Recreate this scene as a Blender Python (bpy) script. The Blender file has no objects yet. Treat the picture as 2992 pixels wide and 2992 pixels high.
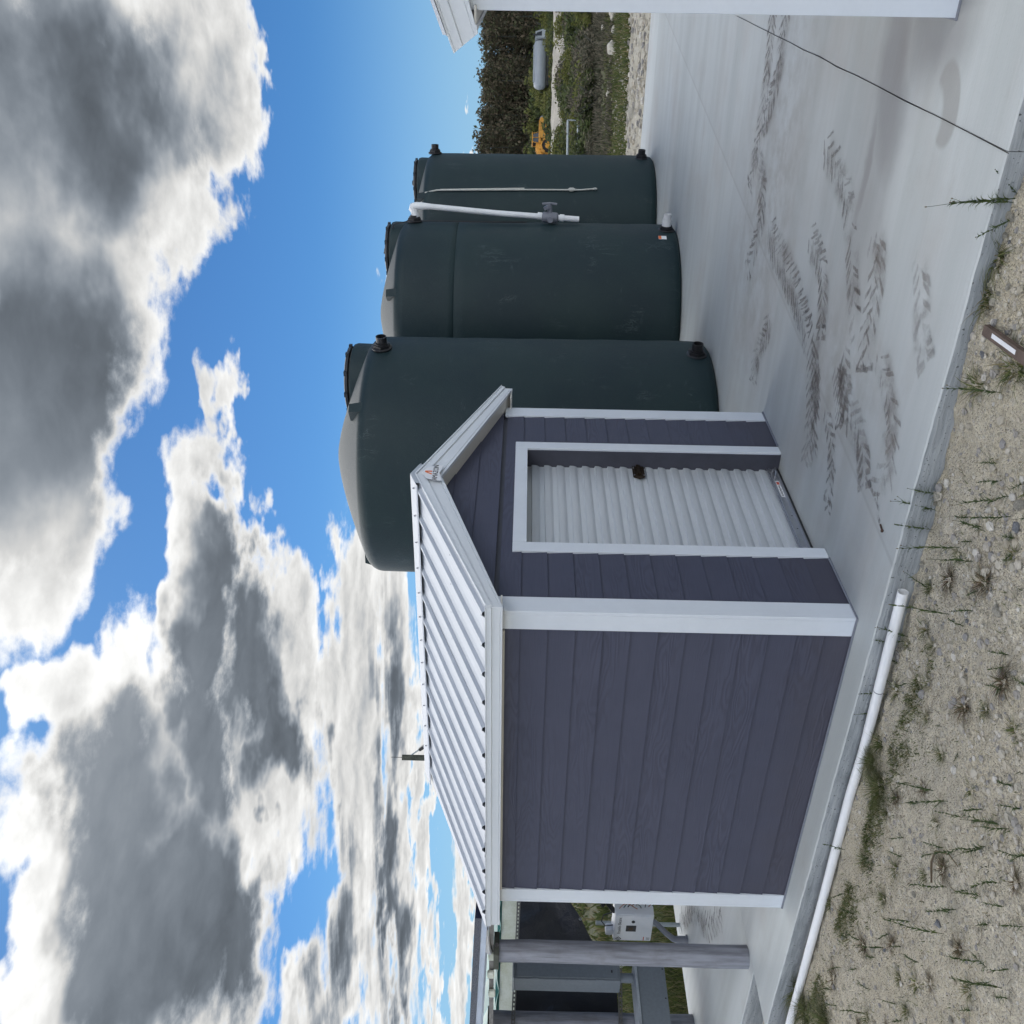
import bpy, math, random
from mathutils import Vector, Matrix, noise
R = math.radians
rnd = random.Random(7)
C = bpy.context.scene.collection
scn = bpy.context.scene

# ---------------------------------------------------------------- camera, sky, sun, exposure
cd = bpy.data.cameras.new('camera'); cam = bpy.data.objects.new('camera', cd); C.objects.link(cam)
cd.sensor_width = 36; cd.lens = 33.556; cd.clip_start = .05; cd.clip_end = 4000
cx = Vector((.0190, -.0130, -.99975)); cy = Vector((.5309, -.8472, .02087)); cz = cx.cross(cy).normalized(); cy = cz.cross(cx).normalized(); cx.normalize()
EYE = Vector((-4.496, -3.519, 2.0))
m = Matrix((cx, cy, cz)).transposed().to_4x4(); m.translation = EYE
cam.matrix_world = m
scn.camera = cam
scn.view_settings.view_transform = 'Standard'; scn.view_settings.look = 'None'
scn.view_settings.exposure = 1.45; scn.view_settings.gamma = 1; scn.view_settings.use_curve_mapping = False
FW = Vector((.847, .531, 0)); RT = Vector((.531, -.847, 0))
SUN_AZ, SUN_EL = R(-15), R(37)
sdir = (FW*math.cos(SUN_AZ) + RT*math.sin(SUN_AZ))*math.cos(SUN_EL) + Vector((0, 0, math.sin(SUN_EL)))

world = bpy.data.worlds.new('World'); scn.world = world; world.use_nodes = True
nt = world.node_tree
class NB:
    """small helper for building node graphs"""
    def __init__(s, nt): s.nt = nt
    def n(s, t, **k):
        o = s.nt.nodes.new(t)
        for a, v in k.items(): setattr(o, a, v)
        return o
    def put(s, sock, v):
        if isinstance(v, bpy.types.NodeSocket): s.nt.links.new(v, sock)
        elif v is not None: sock.default_value = v
    def m(s, op, a, b=None, c=None, clamp=False):
        o = s.n('ShaderNodeMath', operation=op, use_clamp=clamp)
        for i, v in enumerate((a, b, c)):
            if v is not None: s.put(o.inputs[i], v)
        return o.outputs[0]
    def v(s, op, a, b=None, scale=None):
        o = s.n('ShaderNodeVectorMath', operation=op)
        s.put(o.inputs[0], a)
        if b is not None: s.put(o.inputs[1], b)
        if scale is not None: s.put(o.inputs['Scale'], scale)
        return o.outputs[1] if op in ('DOT_PRODUCT', 'LENGTH') else o.outputs[0]
    def comb(s, x, y, z):
        o = s.n('ShaderNodeCombineXYZ')
        for i, q in enumerate((x, y, z)): s.put(o.inputs[i], q)
        return o.outputs[0]
    def sep(s, v):
        o = s.n('ShaderNodeSeparateXYZ'); s.put(o.inputs[0], v); return o.outputs
    def noise(s, vec, scale, detail=4, rough=.5, dist=0, col=False, lac=2.0):
        o = s.n('ShaderNodeTexNoise'); s.put(o.inputs['Vector'], vec)
        o.inputs['Scale'].default_value = scale; o.inputs['Detail'].default_value = detail
        o.inputs['Roughness'].default_value = rough; o.inputs['Distortion'].default_value = dist; o.inputs['Lacunarity'].default_value = lac
        return o.outputs['Color'] if col else o.outputs[0]
    def vor(s, vec, scale, feature='F1', out='Distance', rand=1):
        o = s.n('ShaderNodeTexVoronoi', feature=feature); s.put(o.inputs['Vector'], vec)
        o.inputs['Scale'].default_value = scale; o.inputs['Randomness'].default_value = rand
        return o.outputs[out]
    def ss(s, x, a, b, lo=0., hi=1.):
        o = s.n('ShaderNodeMapRange', interpolation_type='SMOOTHSTEP')
        s.put(o.inputs[0], x); s.put(o.inputs[1], a); s.put(o.inputs[2], b); s.put(o.inputs[3], lo); s.put(o.inputs[4], hi)
        return o.outputs[0]
    def mix(s, f, a, b, blend='MIX'):
        o = s.n('ShaderNodeMix', data_type='RGBA', blend_type=blend)
        s.put(o.inputs[0], f)
        for i, q in ((6, a), (7, b)):
            if isinstance(q, tuple) and len(q) == 3: q = (*q, 1)
            s.put(o.inputs[i], q)
        return o.outputs[2]
    def scale(s, v, sc, off=(0, 0, 0)):
        o = s.n('ShaderNodeMapping'); s.put(o.inputs[0], v); o.inputs['Scale'].default_value = sc; o.inputs['Location'].default_value = off
        return o.outputs[0]
COV= [(0.347, 0.431, -3.387, -0.067, 0.826, 6.964, 1.3), (0.087, 0.48, -4.408, -0.111, 0.218, 11.372, 1.2), (0.43, 0.327, -7.503, -0.126, 1.735, 14.623, 1.0), (0.309, 0.339, -10.562, -7.049, -10.314, 19.499, 0.8), (0.214, 0.388, -11.148, -13.469, -22.073, 23.13, 0.6), (0.44, 0.261, -24.364, -2.972, -1.639, 84.149, 0.45), (-0.346, 0.321, -3.692, 0.254, -0.37, 9.083, 1.35), (-0.103, 0.313, 5.174, -0.28, -0.318, -20.259, 1.15), (0.108, 0.294, 15.148, 0.326, -0.659, -61.432, 0.6), (-0.372, 0.384, -4.681, -0.124, -1.607, 10.373, 1.25), (-0.189, 0.445, -17.13, -8.855, -8.213, 19.616, 0.8), (-0.205, 0.23, -5.784, -0.605, -2.605, 18.302, 1.05), (-0.069, 0.25, -11.783, -9.265, -24.253, 34.308, 0.5), (-0.445, 0.442, -6.629, -0.185, -4.466, 21.976, 0.9), (-0.208, 0.159, -5.523, 0.118, -0.218, 22.139, 0.85), (-0.456, 0.16, -12.986, 1.437, 1.315, 22.132, 0.72), (-0.176, 0.139, -3.566, 0.057, -0.206, 29.997, 0.72), (-0.341, 0.107, -4.047, -0.093, -3.183, 53.559, 0.72), (-0.105, 0.158, -10.19, -5.52, -21.848, 40.94, 0.55), (-0.412, 0.077, -6.12, -0.14, -6.92, 123.351, 0.5), (-0.448, 0.047, -8.205, -0.187, -5.089, 111.133, 0.5), (0.367, 0.055, -50.863, 11.694, 52.379, 187.802, 0.35), (0.219, 0.142, -37.768, -0.708, 1.359, 134.092, 0.35)]
DRK= [(-0.201, 0.294, -7.78, 0.5, 0.031, 15.929, 1.5), (-0.418, 0.313, -8.607, 0.13, -1.265, 11.382, 1.45), (-0.372, 0.384, -6.819, -0.429, -2.435, 13.1, 1.25), (-0.257, 0.422, 4.329, -12.97, -25.604, -8.399, 0.6), (-0.108, 0.295, 9.556, -0.318, 0.027, -28.091, 0.7), (0.386, 0.391, -9.996, -3.281, -2.23, 14.327, 0.6), (0.137, 0.474, -6.095, -0.149, 0.468, 11.966, 0.7), (0.371, 0.462, -8.117, 0.594, 3.774, 18.327, 0.3), (-0.22, 0.221, -16.035, -4.174, -12.143, 41.606, 0.9), (-0.366, 0.118, -4.578, -0.106, -4.652, 69.653, 0.6), (-0.437, 0.162, -13.67, -0.319, -4.935, 50.848, 0.45), (-0.318, 0.198, -28.182, 3.272, 5.824, 97.557, 0.5)]
def P_f(b, P): return b.sep(P)[0]
def P_r(b, P): return b.sep(P)[1]
def build_sky():
    b = NB(nt); nt.nodes.clear()
    out = b.n('ShaderNodeOutputWorld'); bg = b.n('ShaderNodeBackground'); bg.inputs[1].default_value = .1
    nt.links.new(bg.outputs[0], out.inputs[0])
    sky = b.n('ShaderNodeTexSky', sky_type='NISHITA', sun_disc=False)
    sky.sun_elevation = SUN_EL; sky.sun_rotation = math.atan2(sdir.x, sdir.y)
    sky.air_density = 1.0; sky.dust_density = .35; sky.ozone_density = 3.0
    d = b.v('NORMALIZE', b.n('ShaderNodeTexCoord').outputs['Generated'])
    x, y, z = b.sep(d)
    f = b.v('DOT_PRODUCT', d, tuple(FW)); r = b.v('DOT_PRODUCT', d, tuple(RT))
    az = b.m('ARCTAN2', r, f); el = b.m('ARCSINE', z)
    zp = b.m('MAXIMUM', z, 0.0)
    inv = b.m('DIVIDE', 1.0, b.m('ADD', zp, .16))
    P = b.v('SCALE', b.comb(f, r, 0.0), scale=inv)            # flat cloud layer seen from below
    w = b.v('SUBTRACT', b.noise(P, 2.2, 3, .55, col=True), (.5, .5, .5))
    w2 = b.v('SUBTRACT', b.noise(P, 7.0, 3, .6, col=True), (.5, .5, .5))
    wx, wy, _ = b.sep(b.v('ADD', b.v('SCALE', w, scale=.20), b.v('SCALE', w2, scale=.09)))
    damp = b.ss(el, 0.0, .45, .25, 1.0)
    q = b.comb(b.m('ADD', az, wx), b.m('MULTIPLY_ADD', wy, damp, el), 0.0)
    def field(L, sm):
        acc = None
        for (ca, ce, a1, a2, b1, b2, wt) in L:
            p = b.v('SUBTRACT', q, (ca, ce, 0))
            u = b.v('DOT_PRODUCT', p, (a1, a2, 0)); v = b.v('DOT_PRODUCT', p, (b1, b2, 0))
            r2 = b.m('MULTIPLY_ADD', u, u, b.m('MULTIPLY', v, v))
            fl = b.m('MAXIMUM', b.m('MULTIPLY_ADD', r2, -wt, wt), -1.2)
            acc = fl if acc is None else b.m('SMOOTH_MAX', acc, fl, sm)
        return acc
    cov = field(COV, .12)
    # away from the photographed part of the sky the broken cloud goes on, brightened below to fill the ground
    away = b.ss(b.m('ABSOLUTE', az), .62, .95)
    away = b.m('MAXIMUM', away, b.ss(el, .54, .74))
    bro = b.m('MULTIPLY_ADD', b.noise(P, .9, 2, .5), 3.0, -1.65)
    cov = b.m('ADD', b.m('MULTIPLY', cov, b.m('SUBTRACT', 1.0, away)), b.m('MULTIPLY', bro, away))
    n1 = b.noise(b.v('ADD', P, b.v('SCALE', w, scale=.25)), 4.0, 10, .62)
    n2 = b.noise(P, 13.0, 7, .65)
    fb = b.m('ADD', b.m('MULTIPLY_ADD', n1, 2.6, -1.3), b.m('MULTIPLY_ADD', n2, 1.3, -.65))
    rows = b.noise(b.comb(b.m('MULTIPLY', P_f(b, P), 4.2), b.m('MULTIPLY', P_r(b, P), .75), 2.0), 1.0, 4, .55)   # ranks of low cloud near the horizon
    low = b.m('MULTIPLY', b.ss(el, .27, .17), b.ss(az, .02, -.10))
    dens = b.m('ADD', cov, b.m('MULTIPLY', fb, b.m('MULTIPLY_ADD', low, -.20, .64)))
    dens = b.m('ADD', dens, b.m('MULTIPLY', low, b.m('MULTIPLY_ADD', rows, 3.4, -1.55)))
    alpha = b.ss(dens, -.08, .42)
    # relief: the same billows sampled a little nearer to the sun
    off = b.v('ADD', P, (.045, -.012, 0.0))
    n1b = b.noise(b.v('ADD', off, b.v('SCALE', w, scale=.25)), 4.0, 6, .55)
    n1c = b.noise(b.v('ADD', P, b.v('SCALE', w, scale=.25)), 4.0, 6, .55)
    rel = b.m('SUBTRACT', n1c, n1b)
    dk = field(DRK, .15)
    dk = b.m('ADD', dk, b.m('MULTIPLY_ADD', b.noise(b.v('ADD', P, (5.2, 1.7, 0)), 2.6, 5, .5), 1.9, -.95))
    dk = b.m('ADD', dk, b.m('MULTIPLY_ADD', n1, .4, -.2))
    inv_away = b.m('SUBTRACT', 1.0, away)
    thick = b.m('MULTIPLY', b.ss(dens, .05, .95), inv_away)
    dk = b.m('ADD', dk, b.m('MULTIPLY', low, b.m('MULTIPLY_ADD', rows, 1.6, -.75)))
    dark = b.m('MULTIPLY', b.ss(dens, .12, .85), b.m('MULTIPLY', b.ss(dk, -.65, .65), inv_away))
    lum = b.m('MULTIPLY_ADD', thick, -.32, 1.02)
    lum = b.m('MULTIPLY', lum, b.m('MULTIPLY_ADD', dark, -.77, 1.0))
    lum = b.m('ADD', lum, b.m('MULTIPLY', rel, b.m('MULTIPLY_ADD', dark, -.95, 1.2)))
    glow = b.ss(b.v('DOT_PRODUCT', d, tuple(sdir)), .90, 1.0)
    lum = b.m('ADD', lum, b.m('MULTIPLY', glow, .22))
    lum = b.m('MAXIMUM', lum, .12)
    ccol = b.mix(b.ss(lum, .15, .75), (.80, .93, 1.09), (1.0, 1.0, .985))
    # front light on clouds opposite the sun, plus extra brightness added to unseen sky
    front = b.ss(b.v('DOT_PRODUCT', d, tuple(sdir)), .35, -.5)
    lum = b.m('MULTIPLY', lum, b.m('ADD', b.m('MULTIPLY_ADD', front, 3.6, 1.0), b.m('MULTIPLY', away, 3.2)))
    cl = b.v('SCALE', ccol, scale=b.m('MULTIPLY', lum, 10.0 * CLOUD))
    sk = b.mix(1.0, sky.outputs[0], SKYTINT, 'MULTIPLY')
    hz = b.ss(el, .22, -.02)
    sk = b.mix(b.m('MULTIPLY', hz, .75), sk, (1.4, 2.3, 3.3))
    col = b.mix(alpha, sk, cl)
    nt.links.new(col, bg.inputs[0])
    world.cycles.sampling_method = 'MANUAL'; world.cycles.sample_map_resolution = 512
CLOUD = .355; SKYTINT = (.098, .196, .298)
build_sky()
sl = bpy.data.lights.new('sun', 'SUN'); sl.energy = .7; sl.angle = R(60); sl.color = (1.0, .95, .87)
so = bpy.data.objects.new('sun', sl); C.objects.link(so); so.rotation_euler = sdir.to_track_quat('Z', 'Y').to_euler()

# ---------------------------------------------------------------- materials
def new_mat(name, col=(.5, .5, .5), rough=.6, metal=0., spec=.5):
    mt = bpy.data.materials.new(name); mt.use_nodes = True
    p = mt.node_tree.nodes['Principled BSDF']
    p.inputs['Base Color'].default_value = (*col, 1); p.inputs['Roughness'].default_value = rough
    p.inputs['Metallic'].default_value = metal; p.inputs['Specular IOR Level'].default_value = spec
    return mt, NB(mt.node_tree), p
def bump(b, p, h, dist=.01, strength=1.):
    o = b.n('ShaderNodeBump'); o.inputs['Strength'].default_value = strength; o.inputs['Distance'].default_value = dist
    b.put(o.inputs['Height'], h); b.nt.links.new(o.outputs[0], p.inputs['Normal'])
def tex(b, kind='Object'): return b.n('ShaderNodeTexCoord').outputs[kind]
def speckled(name, col, rough=.6, var=.15, scale=6., metal=0., bdist=0., bscale=40., spec=.5, tint=None):
    """plain coat with soft blotches, faint grain and uneven gloss"""
    mt, b, p = new_mat(name, col, rough, metal, spec); o = tex(b)
    n = b.noise(o, scale, 6, .6); n2 = b.noise(o, scale*9, 4, .6)
    f = b.m('MULTIPLY_ADD', n, .7, b.m('MULTIPLY', n2, .3))
    lo = tuple(c*(1-var*2) for c in col); hi = tuple(min(1, c*(1+var*2)) for c in col)
    if tint: lo = tint
    b.put(p.inputs['Base Color'], b.mix(b.ss(f, .25, .75), lo, hi))
    b.put(p.inputs['Roughness'], b.m('MULTIPLY_ADD', n2, .2, rough-.1))
    if bdist: bump(b, p, b.noise(o, bscale, 5, .65), bdist)
    return mt
M = {}
M['trim'] = speckled('white painted trim', (.63, .67, .72), .5, .02, 3, 0, .0006, 60)
M['vinyl'] = speckled('white vinyl', (.63, .66, .69), .4, .02, 2)
M['soffit'] = speckled('vinyl soffit', (.60, .58, .53), .5, .03, 5)
M['jamb'] = speckled('dark painted jamb', (.050, .052, .070), .6, .1, 5)
M['alu'] = speckled('aluminium', (.42, .43, .46), .35, .06, 8, .85)
M['bronze'] = speckled('bronze latch', (.045, .03, .018), .4, .3, 60, .7)
M['black'] = speckled('black plastic', (.012, .012, .014), .45, .2, 20)
M['pvc'] = speckled('white plastic pipe', (.74, .75, .76), .35, .03, 4)
M['pvcgrey'] = speckled('grey plastic pipe', (.16, .17, .2), .45, .08, 6)
M['rope'] = speckled('white rope', (.5, .5, .46), .8, .1, 40)
M['cab'] = speckled('grey painted cabinet', (.17, .195, .22), .55, .05, 30, 0, .0004, 200)
M['cabtop'] = speckled('pale box lid', (.34, .37, .40), .55, .12, 9)  # lids get a paler grey than the case
M['strut'] = speckled('galvanised strut', (.20, .19, .18), .5, .2, 20, .6)
M['rail'] = speckled('aluminium rail', (.40, .44, .52), .35, .06, 6, .8)
M['solar'] = speckled('dark panel', (.012, .016, .04), .25, .1, 6)
M['cream'] = speckled('cream painted beam', (.66, .68, .62), .55, .05, 4, tint=(.50, .52, .38))
M['teal'] = speckled('teal sheet', (.045, .17, .15), .4, .12, 3)
M['teal2'] = speckled('pale teal sheet', (.13, .29, .25), .4, .12, 3)
M['whitebox'] = speckled('white enamel', (.72, .74, .77), .35, .03, 3)
M['ink'] = speckled('black print', (.02, .02, .025), .6, .05, 4)
M['orange'] = speckled('orange print', (.75, .16, .03), .6, .05, 4)
M['red'] = speckled('red print', (.5, .06, .03), .6, .05, 4)
M['label'] = speckled('white sticker', (.72, .73, .75), .45, .02, 10)
M['rust'] = speckled('rusty steel', (.06, .035, .025), .8, .3, 60)
M['wire'] = speckled('dark cable', (.035, .028, .025), .7, .2, 30)
M['copper'] = speckled('orange wire', (.30, .12, .05), .5, .1, 30)
M['greenwire'] = speckled('green wire', (.02, .08, .05), .5, .1, 30)
M['yellow'] = speckled('faded yellow machine paint', (.55, .26, .03), .5, .2, 1.5)
M['glass'] = speckled('dark cab glass', (.02, .025, .035), .12, .1, 3)
M['tyre'] = speckled('tyre rubber', (.02, .02, .02), .85, .2, 4)
M['dullwhite'] = speckled('dull white tank paint', (.30, .33, .36), .45, .06, .7)
M['galv'] = speckled('galvanised pipe', (.34, .38, .40), .45, .1, 6, .4)
M['sand'] = speckled('sand mound', (.40, .37, .31), .95, .18, .9, 0, .12, 2.2)
M['pole'] = speckled('old timber pole', (.07, .075, .06), .85, .3, 3)
M['stake'] = speckled('brown stake', (.10, .07, .055), .8, .2, 14)
M['canvas'] = None

mt, b, p = new_mat('black tarp', (.016, .017, .022), .42); o = tex(b)
bump(b, p, b.noise(o, 5, 5, .6), .03); M['tarp'] = mt

# fibre cement siding with embossed cedar grain
mt, b, p = new_mat('slate siding', (.1, .1, .1), .62, 0, .4)
oi = b.n('ShaderNodeObjectInfo').outputs['Random']
x, y, z = b.sep(tex(b)); t = b.m('ADD', x, y)
sh = b.m('MULTIPLY', oi, 37.0)
v = b.comb(b.m('ADD', t, sh), b.m('MULTIPLY', z, 6.5), sh)
nn = b.noise(v, 1.15, 2, .45)
rings = b.m('SINE', b.m('MULTIPLY', nn, 95.0))
fine = b.noise(b.comb(b.m('MULTIPLY', t, 6.0), b.m('MULTIPLY', z, 190.), sh), 1.0, 3, .6)
mask = b.ss(b.noise(b.comb(b.m('MULTIPLY', t, .8), b.m('MULTIPLY', z, 4.), b.m('ADD', sh, 9.)), 1.0, 2, .5), .42, .62)
h = b.m('MULTIPLY_ADD', b.m('MULTIPLY', rings, mask), .32, b.m('MULTIPLY', fine, .75))
tone = b.noise(b.comb(t, z, sh), 2.5, 5, .6)
c = b.mix(b.ss(tone, .3, .7), (.043, .045, .072), (.051, .053, .083))
c = b.mix(b.m('MULTIPLY', b.ss(h, -.2, .7), .35), c, (.080, .090, .138))
low = b.m('MULTIPLY', b.ss(b.m('ADD', z, b.m('MULTIPLY', b.noise(b.comb(t, z, 0.), 3, 4, .6), .5)), .75, .2), .22)
c = b.mix(b.m('MULTIPLY', low, 1.5), c, (.056, .045, .043))           # browner towards the foot of the wall
b.put(p.inputs['Base Color'], c); bump(b, p, h, .0022, .8); M['siding'] = mt

mt, b, p = new_mat('white roofing metal', (.62, .64, .67), .42, .05); o = tex(b)
n = b.noise(b.scale(o, (1.2, 9, 1)), 1.5, 5, .6)
b.put(p.inputs['Base Color'], b.mix(b.ss(n, .3, .75), (.35, .38, .42), (.44, .47, .51)))
b.put(p.inputs['Roughness'], b.m('MULTIPLY_ADD', n, .2, .36)); M['roof'] = mt
mt, b, p = new_mat('white door curtain', (.56, .58, .60), .28, .1); o = tex(b)
n = b.noise(b.scale(o, (3, 1, 22)), 1.5, 5, .6)
b.put(p.inputs['Base Color'], b.mix(b.ss(n, .3, .75), (.50, .53, .56), (.53, .56, .59)))
b.put(p.inputs['Roughness'], b.m('MULTIPLY_ADD', n, .06, .26)); M['curtain'] = mt

# green-black polyethylene tank skin: mould grain, chalky scuffs, drip marks
mt, b, p = new_mat('dark green tank plastic', (.02, .03, .03), .5, 0, .38); o = tex(b)
x, y, z = b.sep(o); oi = b.n('ShaderNodeObjectInfo').outputs['Random']
o2 = b.v('ADD', o, b.comb(b.m('MULTIPLY', oi, 31.), b.m('MULTIPLY', oi, 17.), 0.))
big = b.noise(o2, 1.3, 4, .55); gr = b.noise(o2, 55, 4, .7)
c = b.mix(b.ss(big, .3, .7), (.0045, .0178, .0228), (.0080, .0245, .0265))
c = b.mix(b.m('MULTIPLY', b.ss(gr, .5, .8), .5), c, (.022, .046, .052))
scr = b.noise(b.scale(o2, (9, 9, 2.2)), 1.0, 8, .7, .8)
sm = b.m('MULTIPLY', b.ss(b.m('ABSOLUTE', b.m('SUBTRACT', scr, .5)), .012, .0), b.ss(b.noise(o2, 2.3, 2, .5), .58, .72))
c = b.mix(b.m('MULTIPLY', sm, .5), c, (.11, .135, .14))
chalk = b.m('MULTIPLY', b.ss(b.noise(b.scale(o2, (3, 3, 9)), 1.2, 7, .7), .60, .78), .35)
c = b.mix(chalk, c, (.07, .095, .105))
nz = b.sep(b.n('ShaderNodeNewGeometry').outputs['Normal'])[2]
c = b.mix(b.m('MULTIPLY', b.ss(nz, .75, .97), .55), c, (.11, .12, .115))   # dust settled on the roof, with skylight on the dome painted in
b.put(p.inputs['Base Color'], c); b.put(p.inputs['Roughness'], b.m('MULTIPLY_ADD', gr, .25, .46))
bump(b, p, b.m('MULTIPLY_ADD', gr, 1.0, b.m('MULTIPLY', b.noise(o2, 6, 3, .5), .6)), .004); M['tank'] = mt

# round weathered timber post
mt, b, p = new_mat('grey weathered post', (.2, .2, .2), .8); o = tex(b)
n = b.noise(b.scale(o, (14, 14, 1.3)), 1.5, 7, .65); n2 = b.noise(o, 3, 4, .6)
c = b.mix(b.ss(n, .3, .7), (.15, .155, .18), (.30, .315, .36)); c = b.mix(b.m('MULTIPLY', b.ss(n2, .5, .7), .4), c, (.13, .115, .11))
b.put(p.inputs['Base Color'], c); bump(b, p, n, .006); M['post'] = mt

# broom finished concrete
def ell(b, x, y, cx_, cy_, rx_, ry_, rot=0., soft=.25):
    ca, sa = math.cos(rot), math.sin(rot)
    u = b.m('ADD', b.m('MULTIPLY', b.m('SUBTRACT', x, cx_), ca/rx_), b.m('MULTIPLY', b.m('SUBTRACT', y, cy_), sa/rx_))
    v = b.m('ADD', b.m('MULTIPLY', b.m('SUBTRACT', x, cx_), -sa/ry_), b.m('MULTIPLY', b.m('SUBTRACT', y, cy_), ca/ry_))
    return b.ss(b.m('SQRT', b.m('MULTIPLY_ADD', u, u, b.m('MULTIPLY', v, v))), 1.0+soft, 1.0-soft)
mt, b, p = new_mat('broom finished concrete', (.45, .46, .46), .62, 0, .45); o = tex(b)
w = b.v('SCALE', b.v('SUBTRACT', b.noise(o, 1.7, 4, .6, col=True), (.5, .5, .5)), scale=.22)
x, y, z = b.sep(b.v('ADD', o, w)); x0, y0, _ = b.sep(o)
broom = b.noise(b.comb(b.m('MULTIPLY', x0, 30.), b.m('MULTIPLY', y0, .45), 0.), 1.0, 5, .7)
band = b.noise(b.comb(b.m('MULTIPLY', x0, 2.6), b.m('MULTIPLY', y0, .16), 3.), 1.0, 5, .6)
blot = b.noise(o, .9, 5, .6); spk = b.noise(o, 70, 3, .6)
c = b.mix(b.ss(band, .3, .7), (.395, .425, .420), (.490, .522, .520))
c = b.mix(b.m('MULTIPLY', b.ss(broom, .42, .75), .30), c, (.52, .52, .51))
c = b.mix(b.m('MULTIPLY', b.ss(blot, .45, .72), .45), c, (.37, .35, .325)); c = b.mix(b.m('MULTIPLY', b.ss(b.noise(b.comb(b.m('MULTIPLY', x0, 3.), b.m('MULTIPLY', y0, 1.1), 7.), 1.0, 7, .68), .56, .70), .22), c, (.30, .285, .27))
c = b.mix(b.m('MULTIPLY', b.ss(spk, .62, .75), .25), c, (.24, .23, .22))
smear = b.m('MAXIMUM', ell(b, x, y, .75, -3.15, .42, .30, 0, .5), ell(b, x, y, 1.25, -2.75, .22, .55, .35, .5))
smear = b.m('MAXIMUM', smear, ell(b, x, y, 1.40, -2.25, .06, .42, 0, .7))
smear = b.m('MAXIMUM', smear, b.m('MULTIPLY', ell(b, x, y, 1.2, -1.9, .30, .5, 0, .7), .6))
c = b.mix(b.m('MULTIPLY', smear, .62), c, (.170, .160, .155))
cres = b.m('SUBTRACT', ell(b, x0, y0, .46, -2.77, .145, .20, .45, .10), ell(b, x0, y0, .60, -2.70, .12, .15, .45, .18), clamp=True)
c = b.mix(b.m('MULTIPLY', cres, .5), c, (.20, .185, .165))
mud = b.m('MULTIPLY', b.m('MAXIMUM', ell(b, x, y, 3.7, -1.7, .9, 1.5, 0, .7), ell(b, x, y, 1.15, -1.0, .75, .45, .4, .7)), .5)
c = b.mix(b.m('MULTIPLY', mud, b.ss(b.noise(o, 4.5, 6, .65), .35, .7)), c, (.25, .225, .20))
line = b.m('ADD', b.m('MULTIPLY', x0, .1437), b.m('ADD', y0, .612)); c = b.mix(b.m('MULTIPLY', b.ss(line, .015, -.015), .10), c, (.25, .25, .24)); c = b.mix(b.m('MULTIPLY', b.ss(b.m('ABSOLUTE', b.m('ADD', line, .01)), .022, .004), .22), c, (.22, .21, .20))
foot = b.m('MULTIPLY', b.ss(b.m('ADD', y0, b.m('MULTIPLY', blot, .6)), 3.0, 4.2), .12)
b.put(p.inputs['Base Color'], c)
b.put(p.inputs['Roughness'], b.m('MULTIPLY_ADD', broom, .25, b.m('MULTIPLY_ADD', smear, -.12, .48)))
bump(b, p, b.m('MULTIPLY_ADD', broom, 1., b.m('MULTIPLY', spk, .5)), .0025, .7); M['slab'] = mt
mt, b, p = new_mat('raw concrete edge', (.2, .2, .2), .8); o = tex(b)
n = b.noise(b.scale(o, (2, 2.2, 26)), 1.0, 6, .7); n2 = b.vor(o, 45)
pits = b.ss(b.noise(o, 60, 3, .6), .64, .72)
c = b.mix(b.ss(n, .3, .7), (.22, .24, .25), (.37, .39, .40)); c = b.mix(b.m('MULTIPLY', pits, .8), c, (.06, .06, .06))
b.put(p.inputs['Base Color'], c); bump(b, p, b.m('SUBTRACT', n, b.m('MULTIPLY', pits, .8)), .012); M['slabedge'] = mt

# limestone gravel
def gravel(name, k=1.):
    mt, b, p = new_mat(name, (.36, .33, .27), .92, 0, .25); o = tex(b)
    big = b.noise(o, 1.1, 5, .6); mid = b.noise(o, 9, 6, .7); fine = b.noise(o, 60, 5, .75)
    v1 = b.vor(o, 70); cidx = b.sep(b.vor(o, 70, out='Color'))[0]
    v2 = b.vor(o, 190); c2 = b.sep(b.vor(o, 190, out='Color'))[0]
    c = b.mix(b.ss(big, .3, .7), (.55*k, .49*k, .365*k), (.63*k, .575*k, .455*k))
    c = b.mix(b.m('MULTIPLY', b.ss(mid, .45, .75), .5), c, (.44*k, .385*k, .29*k))
    c = b.mix(b.m('MULTIPLY', b.ss(cidx, .80, .86), .35), c, (.66*k, .63*k, .57*k))
    c = b.mix(b.m('MULTIPLY', b.ss(c2, .84, .9), .4), c, (.20*k, .19*k, .18*k))
    c = b.mix(b.m('MULTIPLY', b.ss(fine, .55, .75), .5), c, (.63*k, .58*k, .49*k))
    b.put(p.inputs['Base Color'], c)
    h = b.m('ADD', b.m('MULTIPLY', b.ss(v1, .55, .0), .6), b.m('ADD', b.m('MULTIPLY', b.ss(v2, .5, 0.), .3), b.m('MULTIPLY', fine, .6)))
    c = b.mix(b.m('MULTIPLY', b.ss(b.noise(o, 26, 5, .7), .56, .66), .55), c, (.24*k, .215*k, .17*k)); c = b.mix(b.m('MULTIPLY', b.ss(b.noise(o, 3.1, 5, .65), .54, .68), .35), c, (.34*k, .31*k, .235*k)); b.put(p.inputs['Base Color'], c)  # dark specks painted as small shadows between stones, plus duller patches
    bump(b, p, h, .018); return mt
M['gravel'] = gravel('limestone gravel')
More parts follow.
